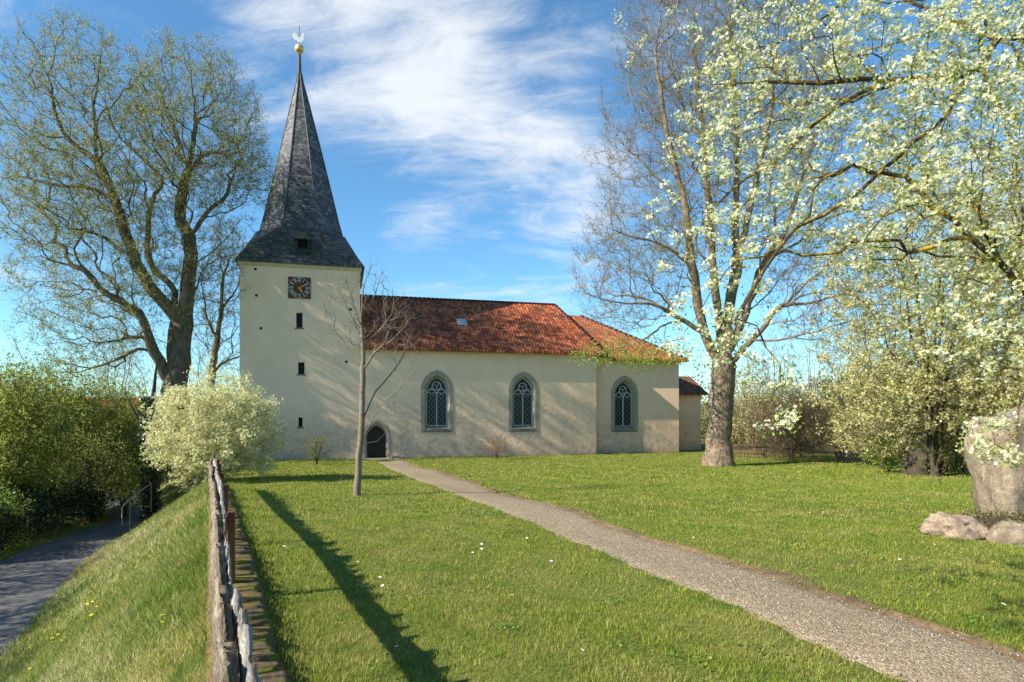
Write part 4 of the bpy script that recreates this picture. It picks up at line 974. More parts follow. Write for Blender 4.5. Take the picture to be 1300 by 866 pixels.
for i, (px, Y, wd_, tp, nn, lab) in enumerate([(1185, 26, 220, 150, 1100, 'tall white-blossoming tree between the black gate and the standing stone'), (1330, 23, 230, 90, 1000, 'tall white-blossoming tree at the right edge behind the standing stone'), (1262, 31, 170, 230, 600, 'white-blossoming tree deep between the two taller flowering trees'), (1120, 33, 110, 330, 420, 'smaller white-blossoming tree nearest the black gate')]):
    shrub('flowering_tree', lab, px, Y, wd_, tp, 90 + i, M_BARKD, M_FL, n=nn, rad=.17, tip=.007, L=.65, per=2, group='white flowering trees on the right', cat='tree', stems=7, twrad=.008, shell=.25, low=-.10)
for i, (px, Y, wd_, tp, mt_, lab) in enumerate([(955, 50, 70, 500, M_LEAFO, 'olive green bush right behind the thick bare trunk'), (1040, 47, 90, 470, M_LEAFB, 'tall brownish bush above the reddish bush'), (1100, 42, 90, 455, M_LEAFL, 'tall fresh green bush above the black gate'), (990, 52, 80, 480, M_LEAFL, 'fresh green bush between the thick trunk and the brownish bush')]):
    shrub('tall_bush', lab, px, Y, wd_, tp, 130 + i, M_BARKB, [('leaves', 'leaf', mt_, 9, .10, 0)], n=360, rad=.09, L=.6, per=2, group='tall bushes behind the rear fence', cat='bush', stems=8, twrad=.01, low=-.06)
for i, (px, Y, wd_, tp, lab) in enumerate([(1150, 29, 110, 440, 'blossom-flecked bush above the tree stump'), (1222, 27, 110, 430, 'blossom-flecked bush between the stump and the standing stone'), (1300, 24, 130, 420, 'blossom-flecked bush behind the standing stone'), (1100, 36, 70, 490, 'blossom-flecked bush right of the black gate')]):
    shrub('blossoming_bush', lab, px, Y, wd_, tp, 110 + i, M_BARKB, [('blossoms', 'flower', M_BLOSG, 9, .08, 0), ('leaves', 'leaf', M_LEAFO, 10, .09, 0)], n=360, rad=.06, L=.5, per=2, group='blossoming bushes under the flowering trees', cat='bush', stems=9, twrad=.008, low=-.08)
shrub('weedy_shrub', 'low bright green shrub at the lawn edge left of the tree stump', 1128, 30, 60, 555, 95, M_BARKD, [('leaves', 'leaf', M_LEAFN, 8, .08, 0)], n=110, L=.35)
shrub('dark_shrub', 'dark low shrub at the lawn edge right of the tree stump', 1215, 27, 60, 560, 96, M_BARKD, [('leaves', 'leaf', M_LEAFG, 8, .08, 0)], n=110, L=.35)
shrub('tiny_sapling', 'tiny bright-leaved sapling on the lawn left of the standing stone', 1193, 20, 34, 572, 97, M_BARKB, [('leaves', 'leaf', M_LEAFN, 3, .05, 0)], n=26, rad=.012, tip=.003, L=.2, per=1, cat='sapling', stems=2)
# masses closing the far side
def thicket(name, label, X0, X1, Y0, Y1, h, mt, seed, n, size=.3):
    g = np.random.default_rng(seed); x = g.uniform(X0, X1, n); y = g.uniform(Y0, Y1, n); hh = h * (.62 + .25 * np.sin(x * .8 + y * .3) + .2 * np.sin(x * 2.1 + 1)) * g.uniform(.75, 1.15, n); z = hh * g.random(n) ** .7
    pos = np.stack([x, y, ground_z(x, y, False) + z], 1); V, F, rn = leaves(pos, size, g); tag(npmesh(name, V, F, mt, rnd=rn), label, 'thicket', kind='stuff')
thicket('far_thicket', 'far mass of undergrowth closing the view behind the right-hand hedge', 18, 80, 60, 70, 7.5, M_LEAFO, 98, 70000)
thicket('left_thicket', 'far mass of undergrowth closing the view behind the left bushes', -75, -26, 58, 68, 4.6, M_LEAFG, 99, 42000)
# rear picket fence and gate
def rear_fence():
    e = empty('picket_fence', tuple(W3(1000, 0, 43)[:2]) + (GZ(15, 43),), 0, label='low brown picket fence running behind the bushes at the back right', cat='fence')
    b = e.location; mb = MB()
    for i in range(85):
        x = 14.8 + i * .13; y = 43 + .05 * i * .13; z = GZ(x, y); hh = .95 + random.uniform(-.05, .05); mb.box(x - b.x, x - b.x + .06, y - b.y, y - b.y + .02, z - b.z, z - b.z + hh)
    mb.build('pickets', M_BARKB, e); mb = MB()
    for h_ in (.25, .75): mb.box(14.8 - b.x, 26 - b.x, .025, .07, h_, h_ + .07)
    mb.build('rail', M_BARKB, e)
    for x in (14.9, 17.4, 19.9, 22.4, 24.9): mb = MB(); mb.box(x - b.x - .06, x - b.x + .06, .075, .2, -.2, 1.1); mb.build('post', M_BARKD, e)
    x, y = W3(1083, 0, 38)[:2]; e = empty('gate', (x, y, GZ(x, y)), R(-5), label='small black slatted gate among the bushes at the back right', cat='gate')
    for k in range(8): mb = MB(); mb.box(-.8 + k * .2, -.8 + k * .2 + .12, 0, .03, .05, 1.15); mb.build('slat', M_BLACK, e)
    mb = MB(); mb.box(-.85, .8, .032, .07, .25, .35); mb.box(-.85, .8, .032, .07, .85, .95); mb.build('rail', M_BLACK, e)
    for s_g in (-1, 1): mb = MB(); mb.box(s_g * .95 - .07, s_g * .95 + .07, -.05, .09, -.1, 1.3); mb.build('post', M_BLACK, e)
rear_fence()

# ------------------------------------------------------------------ stones
def rock(name, label, loc, dims, seed, mt, cat='boulder', sub=4, amp=.18, box=0.0, group=None):
    bm = bmesh.new(); bmesh.ops.create_icosphere(bm, subdivisions=sub, radius=1)
    from mathutils import noise as mn
    for v in bm.verts:
        d = v.co.normalized(); p = d.copy()
        if box: 
            m_ = max(abs(d.x), abs(d.y), abs(d.z)); p = d.lerp(d / m_ * .86, box)
        k = 1 + amp * mn.noise(d * 1.3 + Vector((seed, 0, 0))) + amp * .45 * mn.noise(d * 3.1 + Vector((0, seed, 0))) + amp * .28 * mn.noise(d * 6 + Vector((0, 0, seed))) + amp * .12 * mn.noise(d * 15 + Vector((seed, 0, 0)))
        p *= k; v.co = Vector((p.x * dims[0], p.y * dims[1], p.z * dims[2]))
    me = bpy.data.meshes.new(name); bm.to_mesh(me); bm.free(); me.polygons.foreach_set('use_smooth', np.ones(len(me.polygons), bool)); me.materials.append(mt)
    o = bpy.data.objects.new(name, me); link(o); o.location = loc; return tag(o, label, cat, group)
def stone_mat(name, a, b_, lich, la, sc=2.5):
    m, nt, b = mat(name, .9, .15); v = coords(nt); f = noise(nt, v, sc, 8, .7, .5); c = ramp(nt, f, [(.32, a), (.68, b_)])
    c = mixrgb(nt, M(nt, 'MULTIPLY', ramp(nt, noise(nt, v, sc * 2.2, 6, .75), [(.52, 0.), (.62, 1.)]), la), c, lich)
    c = mixrgb(nt, M(nt, 'MULTIPLY', ramp(nt, noise(nt, v, 30, 3, .7), [(.38, 1.), (.5, 0.)]), .55), c, (.08, .07, .06)); c = mixrgb(nt, M(nt, 'MULTIPLY', ramp(nt, noise(nt, v, 1.3, 6, .7, .6), [(.45, 0.), (.6, 1.)]), .45), c, (.13, .11, .085)); nt.links.new(c, b.inputs['Base Color'])  # fine dark specks, then broad dark patches painting dappled shade into the stone colour
    bump(nt, b, M(nt, 'ADD', f, M(nt, 'MULTIPLY', noise(nt, v, 18, 6, .7), .25)), .9, .05); return m
M_STONE = stone_mat('warm_grey_stone', (.12, .09, .06), (.34, .265, .175), (.40, .37, .31), .5, 3.5)
M_STONE2 = stone_mat('pinkish_boulder', (.24, .17, .12), (.46, .35, .25), (.09, .065, .045), .6, 4)
x, y = 9.78, 11.9
ms = rock('standing_stone', 'tall weathered standing stone at the right edge of the lawn', (x + .05, y, 1.0), (1.05, .6, 1.27), 3.1, M_STONE, 'standing stone', 5, .13, .60); ms.rotation_euler = (0, R(-2), R(8))
rock('boulder', 'large pinkish boulder at the foot of the standing stone, nearer the lawn', tuple(W3(1213, 0, 10.7)[:2]) + (.05,), (.50, .36, .27), 5.3, M_STONE2, sub=5, amp=.32).rotation_euler = (0, R(14), R(-15))
rock('boulder', 'grey boulder cut by the right edge of the photo', tuple(W3(1290, 0, 10.1)[:2]) + (.05,), (.42, .34, .26), 8.7, M_STONE, sub=4, amp=.22)
rock('boulder', 'small mossy stone on the left of the large pinkish boulder', tuple(W3(1186, 0, 11.2)[:2]) + (.12,), (.15, .13, .10), 1.9, stone_mat('lichen_stone', (.30, .30, .16), (.42, .42, .24), (.1, .09, .05), .3, 6), sub=3, amp=.25)
rock('boulder', 'flat dark stone partly buried between the pinkish boulder and the standing stone', tuple(W3(1235, 0, 11.5)[:2]) + (.03,), (.42, .28, .16), 4.4, stone_mat('dark_mossy_stone', (.07, .055, .04), (.14, .11, .08), (.06, .08, .02), .5, 5), sub=3, amp=.3)
# planting bed
bx_, by_ = 8.9, 11.2; n = 40
mb = MB(); th_ = np.linspace(0, 2 * math.pi, n, endpoint=False); ringv = []
for rr, hz in ((1.0, -.03), (.85, .09), (.5, .20), (.0, .24)):
    for a in th_: q = rr * (1 + .10 * math.sin(3 * a) + .06 * math.sin(7 * a)); ringv.append((1.35 * q * math.cos(a), .95 * q * math.sin(a), hz))
mb.add(ringv, [(j * n + i, j * n + (i + 1) % n, (j + 1) * n + (i + 1) % n, (j + 1) * n + i) for j in range(3) for i in range(n)])
o = mb.build('soil', simple('brown_soil', (.05, .033, .02), (.13, .09, .06), 9, .95, .9, .05), smooth=True); o.location = (bx_, by_, GZ(bx_, by_) + .02); tag(o, 'brown planting soil around the foot of the standing stone', 'soil', kind='structure')
g = np.random.default_rng(101); n = 1500; a = g.random(n) * 6.28; rr = np.sqrt(g.random(n)) * .98
pos = np.stack([bx_ + 1.3 * rr * np.cos(a), by_ + .9 * rr * np.sin(a), np.interp(rr, [0, .5, .85, 1], [.24, .20, .09, -.03]) + g.uniform(.0, .06, n)], 1)
V, F, rn = leaves(pos, .06, g, up=.6); tag(npmesh('ground_cover', V, F, leaf_mat('dead_and_green_leaf', (.16, .09, .05), (.12, .17, .05), .2), rnd=rn), 'low plants and dead leaves on the soil round the standing stone', 'ground cover', kind='stuff')
# purple flower
def bloom(name, label, loc, petals, rp, mp, mc, stem, cat, group=None, leaf=True):
    T = empty(name, loc, label=label, cat=cat, group=group)
    mb = MB(); mb.bar((0, 0, 0), (.004, 0, stem), .0022, 4, .0018); mb.build('stem', M_STEM, T)
    mb = MB()
    for k in range(petals):
        a = 2 * math.pi * k / petals; c, s_ = math.cos(a), math.sin(a); w_ = rp * .9 * math.pi / petals
        mb.add([(c * rp * .2 - s_ * w_ * .4, s_ * rp * .2 + c * w_ * .4, stem), (c * rp * .2 + s_ * w_ * .4, s_ * rp * .2 - c * w_ * .4, stem), (c * rp + s_ * w_, s_ * rp - c * w_, stem + .003), (c * rp * 1.08, s_ * rp * 1.08, stem + .003), (c * rp - s_ * w_, s_ * rp + c * w_, stem + .003)], [(0, 1, 2, 3, 4)])
    mb.build('petals', mp, T); mb = MB(); mb.sphere((0, 0, stem + .002), rp * .32, 8, 5, 1, 1, .6); mb.build('flower_centre', mc, T, smooth=True)
    return T
M_STEM = simple('green_stem', (.06, .12, .02), (.10, .18, .04), 8, .7, 0); M_PETW = simple('white_petal', (.80, .80, .78), (.86, .86, .84), 8, .6, 0); M_PETY = simple('yellow_petal', (.80, .58, .02), (.85, .66, .04), 8, .6, 0); M_PETP = simple('purple_petal', (.20, .06, .36), (.30, .10, .48), 8, .6, 0)
bloom('primrose', 'single purple flower at the foot of the standing stone', (8.72, 11.25, .08), 5, .035, M_PETP, M_PETY, .09, 'flower')
# stump / root ball
def stump():
    x, y = W3(1172, 0, 27)[:2]; z = GZ(x, y); T = rock('tree_stump', 'gnarled brown tree stump at the lawn edge under the flowering trees', (x, y, z + .4), (.7, .6, .7), 9.1, M_BARKD, 'stump', 4, .55)
    g = np.random.default_rng(5); ps, rs = [], []
    for k in range(16):
        a = g.random() * 6.28; ps.append(np.array([[0, 0, .1], [.5 * math.cos(a), .5 * math.sin(a), g.uniform(-.2, .5)], [1.0 * math.cos(a), .9 * math.sin(a), g.uniform(-.45, .9)]])); rs.append(np.array([.12, .07, .02]))
    V, F = tubes(ps, rs, lambda q: 6); npmesh('root', V, F, M_BARKD, T, smooth=True)
stump()

# ------------------------------------------------------------------ mossy slab wall and weathered log fence
def wood_mat(name, a, b_, c_, moss=0, mossc=(.10, .11, .02)):
    m, nt, b = mat(name, .9, .15); uv = coords(nt, 'UV')
    f = noise(nt, uv, 1.0, 8, .75, .3, (3, 90, 1)); f2 = noise(nt, uv, 1.0, 6, .7, .4, (1.6, 22, 1)); f3 = noise(nt, uv, 9, 5, .7)
    c = ramp(nt, M(nt, 'ADD', M(nt, 'MULTIPLY', f, .6), M(nt, 'MULTIPLY', f2, .4)), [(.40, a), (.5, b_), (.60, c_)])
    if moss: c = mixrgb(nt, M(nt, 'MULTIPLY', ramp(nt, f3, [(.5, 0.), (.6, 1.)]), moss), c, mossc)
    nt.links.new(c, b.inputs['Base Color']); bump(nt, b, M(nt, 'ADD', f, M(nt, 'MULTIPLY', f2, .8)), 1.0, .015); return m
M_LOG = wood_mat('weathered_grey_wood', (.05, .036, .026), (.17, .135, .095), (.30, .25, .19))
M_LOGW = wood_mat('silvery_split_wood', (.08, .065, .05), (.32, .29, .25), (.50, .47, .43))
M_POST = simple('red_brown_post', (.10, .040, .022), (.18, .075, .04), 5, .9, .5, .01, .1, (6, 6, 1))
ustart, uend = 1.2, 20.9
def log_part(name, prof, mt, parent, seed, saw=None, du=.03, hj=.010, caps=True):
    """prof: list of (v,h) ring corners; extruded along u with roughness"""
    g = np.random.default_rng(seed); us = np.arange(ustart, uend, du); n = len(prof); V = []; UV = []
    ph = g.random(n) * 6; base = np.array(prof)
    per = np.r_[0, np.cumsum(np.linalg.norm(np.diff(np.vstack([base, base[:1]]), axis=0), axis=1))][:n]
    walk = np.cumsum(g.normal(0, .0025, (len(us), n, 2)), axis=0); walk -= np.linspace(0, 1, len(us))[:, None, None] * walk[-1]; walk = np.clip(walk, -.02, .02)
    for i, u in enumerate(us):
        ring = base + walk[i] + g.normal(0, hj * .25, (n, 2))
        if saw is not None: ring = saw(u, ring, g)
        ring = ring + [[.01 * math.sin(u * .9), .015 * math.sin(u * .7)]]
        X, Yy = xy_of(u, ring[:, 0]); zg = lawn_z(*xy_of(u, .1)); V.append(np.stack([X, Yy, zg + ring[:, 1]], 1)); UV.append(np.stack([np.full(n, u), per], 1))
    V = np.concatenate(V); UV = np.concatenate(UV); idx = np.arange(len(V)).reshape(len(us), n); nx_ = np.roll(idx, -1, 1)
    F = [np.stack([idx[:-1], nx_[:-1], nx_[1:], idx[1:]], -1).reshape(-1, 4)]
    if caps: F.append(np.array([idx[-1]])); F.append(np.array([idx[0][::-1]]))
    b = np.array(parent.location); return npmesh(name, V - b, F, mt, parent, uv=UV)
fx, fy = xy_of(6.5, .1); FN = empty('log_fence', (fx, fy, 0), label='old grey fence of a split weathered log on posts along the lawn edge', cat='fence')
def drift(u, ring, g):
    r = ring.copy(); r[:, 0] -= .05 * min(1, max(0, (u - 6) / 10)); r[:, 1] -= .10 * min(1, max(0, (u - 12) / 8))
    k = .012 * math.sin(u * 3.1) + .010 * math.sin(u * 7.3 + 1); r[3:6, 1] += k
    if len(r) > 6: b_ = max(0, math.sin(u * 6.8 + 2 * math.sin(u * 1.7)) - .35) * .09; r[6:9, 1] -= b_; r[5, 1] -= b_ * .4
    return r
log_part('rail', [(.040, .885), (.026, .90), (.028, .925), (.022, .955), (.036, .985), (.052, 1.015), (.070, 1.025), (.085, 1.0), (.092, .95), (.085, .89)], M_LOG, FN, 1, drift, .03)
def saw(u, ring, g):
    w_ = u / .44 + .33 * math.sin(2.3 * u) + .22 * math.sin(5.1 * u + 1); t = w_ % 1.0; k = int(w_); hsh = (math.sin(k * 12.9898) * 43758.5) % 1; h2 = (math.sin(k * 78.233) * 12543.1) % 1
    r = drift(u, ring, g); T_ = t ** .8; r[1:4, 1] += -.13 + (.15 + .05 * hsh) * T_; r[1:4, 0] += .020 * (t - .5) + .012 * (h2 - .5); r[[0, 4], 0] += .02 * (t - .5)
    r[1:4, 1] = np.maximum(r[1:4, 1], r[0, 1] + .02); return r
log_part('split_slab', [(.122, .90), (.122, .99), (.136, 1.05), (.143, 1.02), (.145, .90)], M_LOGW, FN, 2, saw, .022, .012)
for k, u in enumerate((1.0, 7.6, 10.6, 13.8, 17.2, 20.3)):
    X, Yy = xy_of(u, .205); z = float(lawn_z(X, Yy)); mb = MB(); mb.box(-.04, .04, -.05, .05, -.1, .95 + .02 * (k % 2)); o = mb.build('post', M_POST, FN, bevel=.006); o.location = (X - fx, Yy - fy, z); o.rotation_euler = (0, 0, TH)
X, Yy = xy_of(21.2, .03); z = float(lawn_z(X, Yy))
V, F = tubes([np.array([[0, 0, 0], [.02, 0, .4], [-.03, 0, .8], [.03, 0, .95], [.05, .02, 1.08], [.03, .02, 1.18]])], [np.array([.07, .065, .085, .06, .035, .008])], lambda q: 8, .1)
o = npmesh('end_post', V, F, M_LOG, FN, uv=np.stack([V[:, 2], V[:, 0] * 3], 1)); o.location = (X - fx, Yy - fy, z)
# slab wall
def slab_wall():
    g = np.random.default_rng(77); b = np.array([fx, fy, 0]); T = empty('slab_wall', tuple(b), label='low mossy wall of thin upright stone slabs under the log fence', cat='wall')
    V, F = [], []; u = 1.0
    while u < 21.0:
        th = g.uniform(.03, .075); v0 = -.02 + g.uniform(-.025, .03); v1 = .49 + g.uniform(-.05, .03); h = .20 + g.uniform(-.045, .03); sk = g.uniform(-.03, .03); gap = g.uniform(.006, .03)
        pts = []
        for (uu, hh) in ((u, h + g.uniform(-.02, .01)), (u + th, h + g.uniform(-.02, .01))):
            for vv, zz in ((v0, -.25), (v0 + .01, hh - .02), (v0 + .05, hh), ((v0 + v1) / 2, hh + g.uniform(-.02, .015)), (v1 - .05, hh + g.uniform(-.03, .0)), (v1, hh - .04), (v1 + .02, -.1)):
                X, Yy = xy_of(uu + sk * vv / .5 + g.normal(0, .003), vv + g.normal(0, .004)); pts.append((X, Yy, float(lawn_z(*xy_of(uu, .1))) + zz))
        bi = len(V); V += pts; F += [[bi + j, bi + j + 1, bi + 8 + j, bi + 7 + j] for j in range(6)]
        F += [[bi + j for j in (0, 1, 5, 6)][::-1], [bi + j for j in (1, 2, 4, 5)][::-1], [bi + 7 + j for j in (0, 1, 5, 6)], [bi + 7 + j for j in (1, 2, 4, 5)]]
        u += th + gap
    m, nt, bb = mat('mossy_slabs', .95, .1); v = coords(nt); f = noise(nt, v, 5, 7, .7); c = ramp(nt, noise(nt, v, 22, 6, .7), [(.3, (.08, .05, .032)), (.7, (.22, .155, .10))])
    c = mixrgb(nt, M(nt, 'MULTIPLY', ramp(nt, f, [(.46, 0.), (.58, 1.)]), .8), c, (.16, .17, .02)); c = mixrgb(nt, M(nt, 'MULTIPLY', ramp(nt, noise(nt, v, 3, 5, .7), [(.58, 0.), (.68, 1.)]), .6), c, (.22, .12, .03))
    nt.links.new(c, bb.inputs['Base Color']); bump(nt, bb, noise(nt, v, 35, 6, .7), 1, .015)
    npmesh('slabs', np.array(V) - b, [np.array(F)], m, T)
    # earth core between slabs
    us = np.arange(1.0, 21.1, .2); Vc = []
    for u in us:
        zg = float(lawn_z(*xy_of(u, .1)))
        for vv, zz in ((.01, -.25), (.01, .12), (.44, .12), (.46, -.2)): X, Yy = xy_of(u, vv); Vc.append((X, Yy, zg + zz))
    idx = np.arange(len(Vc)).reshape(-1, 4); npmesh('earth_core', np.array(Vc) - b, [np.stack([idx[:-1, :-1], idx[:-1, 1:], idx[1:, 1:], idx[1:, :-1]], -1).reshape(-1, 4)], simple('dark_earth', (.02, .014, .009), (.05, .035, .02), 12, .95, .8, .02), T)
slab_wall()
# handrail on the bank
hr = W3(163, 645, 22.5); hz_ = GZ(hr[0], hr[1]); HRL = empty('handrail', (hr[0], hr[1], hz_), label='thin grey-green metal handrail on the bank beside the lane end', cat='handrail')
p = [W3(155, 668, 22.2), W3(155, 645, 22.2), W3(158, 640, 22.3), W3(172, 628, 23.0), W3(192, 614, 24.2)]; b = np.array([hr[0], hr[1], hz_])
M_RAIL = simple('painted_steel', (.16, .19, .15), (.24, .27, .22), 8, .5, .1)
mb = MB()
for a, c in zip(p, p[1:]): mb.bar(a - b, c - b, .025, 6)
mb.build('rail', M_RAIL, HRL)
for a in (W3(165, 634, 22.6), W3(192, 614, 24.2)): mb = MB(); c = a.copy(); c[2] -= 1.1; mb.bar(a - b, c - b, .022, 6); mb.build('post', M_RAIL, HRL)

# ------------------------------------------------------------------ foreground blossoming tree, trunk beyond the right edge
def pear_tree():
    g = np.random.default_rng(202); base = np.array([8.6, 6.6, GZ(8.6, 6.6)])
    T = empty('pear_tree', tuple(base), label='near white-blossoming tree reaching lichen-covered branches in from the upper right', cat='tree')
    seeds = [[base, base + [-.1, 0, 1.2], base + [-.3, 0, 2.4], np.array([8.0, 6.4, 3.6]), np.array([7.3, 6.3, 4.6]), np.array([6.3, 6.2, 5.4]), np.array([5.4, 6.1, 6.4]), np.array([4.4, 6.0, 7.2])],
             [np.array([7.3, 6.3, 4.6]), W3(1300, 50, 6.1), W3(1240, 92, 5.8), W3(1160, 100, 5.6), W3(1050, 106, 5.5), W3(960, 105, 5.5), W3(872, 112, 5.5)],
             [W3(1230, 95, 5.8), W3(1205, 140, 5.5), W3(1150, 190, 5.2), W3(1066, 263, 5.0), W3(1000, 300, 4.9), W3(950, 380, 4.8), W3(925, 440, 4.8)],
             [W3(1290, 60, 6.1), W3(1200, 20, 6.3), W3(1100, -20, 6.6), W3(1000, -40, 6.8), W3(880, -30, 6.8), W3(845, -5, 6.7), W3(818, 28, 6.6), W3(786, 26, 6.5)],
             [W3(1100, -20, 6.6), W3(1020, 40, 6.6), W3(960, 60, 6.6), W3(900, 60, 6.7)],
             [W3(1120, 102, 5.6), W3(1040, 150, 5.8), W3(990, 200, 6.0), W3(930, 240, 6.2), W3(880, 300, 6.2), W3(860, 370, 6.2)],
             [W3(1250, 88, 5.8), W3(1290, 200, 5.4), W3(1270, 330, 5.1), W3(1230, 420, 5.0)],
             [np.array([8.1, 6.4, 3.3]), W3(1370, 330, 5.6), W3(1310, 470, 5.2), W3(1285, 560, 5.0), W3(1255, 590, 4.9)],
             [W3(1160, 100, 5.6), W3(1165, 200, 5.3), W3(1190, 240, 5.2), W3(1200, 300, 5.1)],
             [W3(818, 28, 6.6), W3(808, 60, 6.6), W3(802, 78, 6.6)], [W3(845, -5, 6.7), W3(856, 12, 6.7)]]
    pts = []
    for n_, a, b, y_, rx, ry_, rz in [(320, 1190, 200, 5.3, 130, .8, 200), (130, 1250, 60, 5.8, 80, .8, 80), (70, 960, 200, 5.8, 90, .7, 120), (110, 1000, 60, 5.6, 120, .8, 80), (50, 900, 150, 6.4, 75, .9, 70), (100, 1010, 110, 6.0, 90, 1.0, 110), (150, 1130, 90, 5.9, 90, 1.1, 120), (150, 1240, 110, 5.7, 80, 1.1, 150), (90, 1060, 250, 5.4, 90, .9, 90), (50, 940, 290, 5.6, 60, .8, 110),
                                      (95, 1210, 280, 5.3, 90, .9, 110), (28, 930, 420, 4.9, 40, .4, 60), (16, 985, 500, 4.8, 45, .3, 50), (14, 860, 430, 6.0, 30, .4, 60), (16, 1275, 560, 4.9, 35, .3, 35), (25, 1250, 420, 5.1, 60, .5, 70), (14, 850, 300, 6.2, 40, .4, 60)]:
        s_ = y_ / FPX; q = ellipsoid_pts(n_, W3(a, b, y_), np.array([rx * s_, ry_, rz * s_]), g, .0); q[:, :] = np.stack([(q[:, 0]), q[:, 1], q[:, 2]], 1); pts.append(q)
    # upper crown above the frame
    pts.append(ellipsoid_pts(160, np.array([5.5, 6.6, 8.0]), np.array([3.2, 2.2, 1.2]), g))
    P, par = grow(seeds, np.vstack(pts), .25, .22, .018, 0, 12)
    polys, rads, sd, r, cnt = limb_mesh(P, par, .0018, .17, flare=1.3)
    rads = [np.where((q_ > .017) & (p_[:, 0] < 7.2), .017 + (q_ - .017) * .16, q_) for p_, q_ in zip(polys, rads)]
    V, F = tubes(polys, rads, lambda q: 12 if q > .06 else 7 if q > .015 else 4, .06, 3); npmesh('trunk', V - base, F, M_BARKY, T, smooth=True)
    # blossom clusters on short spurs at the thin ends
    ends = np.where(cnt == 1)[0]; mids = np.where((cnt > 1) & (cnt < 8))[0]; mids = mids[g.random(len(mids)) < .10]
    ids = np.r_[ends, mids]; c = P[ids] + g.normal(0, .03, (len(ids), 3)); keep = g.random(len(c)) < .85; c = c[keep]; m = len(c)
    k = 26; sz = g.uniform(.03, .065, m)
    dirs = nrm(g.normal(0, 1, (m, k, 3)) + [0, 0, .55]); dirs[..., 2] = np.abs(dirs[..., 2]) * .7 + dirs[..., 2] * .3
    stretch = nrm(g.normal(0, 1, (m, 1, 3))) * g.uniform(-1, 1, (m, k, 1)) * .075
    fc = (c[:, None] + dirs * sz[:, None, None] + stretch).reshape(-1, 3)
    V, F, rn = flowers5(fc, .031, g); npmesh('blossoms', V - base, F, M_BLOS, T, rnd=rn)
    lp = (c[:, None] + g.normal(0, .06, (m, 13, 3))).reshape(-1, 3); V, F, rn = leaves(lp, .036, g, .2, .5); npmesh('leaves', V - base, F, M_LEAFY, T, rnd=rn)
    mid_all = np.where(cnt < 25)[0]; q = P[mid_all]; q = (q[:, None] + g.normal(0, .05, (len(q), 1, 3))).reshape(-1, 3); V, F, rn = leaves(q, .04, g, .2, .5); npmesh('spur_leaves', V - base, F, M_LEAFY, T, rnd=rn)
    # small pedicels
    tp = np.stack([np.repeat(c, k, 0), fc], 1); sel = g.random(len(tp)) < .35; tp = tp[sel]; V, F = tubes(list(tp), [np.array([.0012, .0010])] * len(tp), lambda q: 3); npmesh('flower_stalks', V - base, F, M_LEAFY.copy() if False else M_STEM, T)
pear_tree()

# trees standing beyond the left edge of the view: their shade falls on the lane and bank
def side_tree(label, x, y, h, seed, rw, n=420, leaves_=4):
    g = np.random.default_rng(seed); b = np.array([x, y, GZ(x, y) - .1]); seeds = [[b, b + [.1, 0, h * .25], b + [0, .2, h * .55], b + [.2, 0, h * .85]], [b + [.05, 0, h * .3], b + [1.2, .6, h * .5], b + [1.9, .9, h * .7]], [b + [.05, .1, h * .35], b + [-1.2, -.6, h * .55], b + [-1.6, -1.0, h * .75]]]
    pts = ellipsoid_pts(n, b + [0, 0, h * .62], np.array([rw, rw, h * .4]), g, .2)
    tree('roadside_tree', label, 'tree', seeds, pts, .20, .008, M_BARKD, [dict(rmax=.03, per=2, L=.6, up=.2, rad=.008)], [('leaves', 'leaf', M_LEAFG, leaves_, .10, 0)], group='trees along the far side of the lane', seed=seed)
for i, (x_, y_, h_, lab) in enumerate([(-14.2, 7.0, 4.6, 'leafy tree beyond the left edge, nearest along the lane'), (-16.6, 10.0, 5.2, 'leafy tree beyond the left edge, second along the lane'), (-19.4, 13.5, 5.4, 'leafy tree beyond the left edge, third along the lane'), (-13.2, 3.8, 4.4, 'leafy tree beyond the left edge, level with the near end of the fence')]):
    side_tree(lab, x_, y_, h_, 301 + i, 2.2, 420, 6)

# ------------------------------------------------------------------ grass
def grass_mat(name, stops):
    m = bpy.data.materials.new(name); m.use_nodes = True; nt = m.node_tree; nt.nodes.clear()
    at = N(nt, 'ShaderNodeAttribute', attribute_name='rnd'); c = ramp(nt, at.outputs['Fac'], stops)
    v = N(nt, 'ShaderNodeTexCoord').outputs['Object']
    n_ = noise(nt, v, .55, 7, .7, .6); c = mixrgb(nt, M(nt, 'MULTIPLY', ramp(nt, n_, [(.46, 0.), (.60, 1.)]), .6), c, (.42, .36, .11))
    n2_ = noise(nt, v, 1.6, 4, .6, .2); c = mixrgb(nt, M(nt, 'MULTIPLY', ramp(nt, n2_, [(.50, 0.), (.60, 1.)]), .6), c, (.10, .19, .015)); n3_ = noise(nt, v, .9, 6, .7, .5); c = mixrgb(nt, M(nt, 'MULTIPLY', ramp(nt, n3_, [(.60, 0.), (.68, 1.)]), .55), c, (.36, .26, .12))
    p = N(nt, 'ShaderNodeBsdfPrincipled', inp={'Roughness': .55, 'Specular IOR Level': .25}); nt.links.new(c, p.inputs['Base Color'])
    t = N(nt, 'ShaderNodeBsdfTranslucent'); nt.links.new(c, t.inputs[0]); mx = N(nt, 'ShaderNodeMixShader', inp={0: .4}); nt.links.new(p.outputs[0], mx.inputs[1]); nt.links.new(t.outputs[0], mx.inputs[2])
    o = N(nt, 'ShaderNodeOutputMaterial'); nt.links.new(mx.outputs[0], o.inputs[0]); return m
M_GRASS = grass_mat('lawn_grass', [(0, (.08, .13, .010)), (.5, (.22, .29, .022)), (.85, (.36, .40, .05)), (1, (.50, .42, .16))])
M_GRASSB = grass_mat('bank_grass', [(0, (.12, .19, .025)), (.40, (.22, .30, .05)), (.62, (.32, .35, .10)), (.74, (.48, .41, .21)), (1, (.60, .51, .32))])
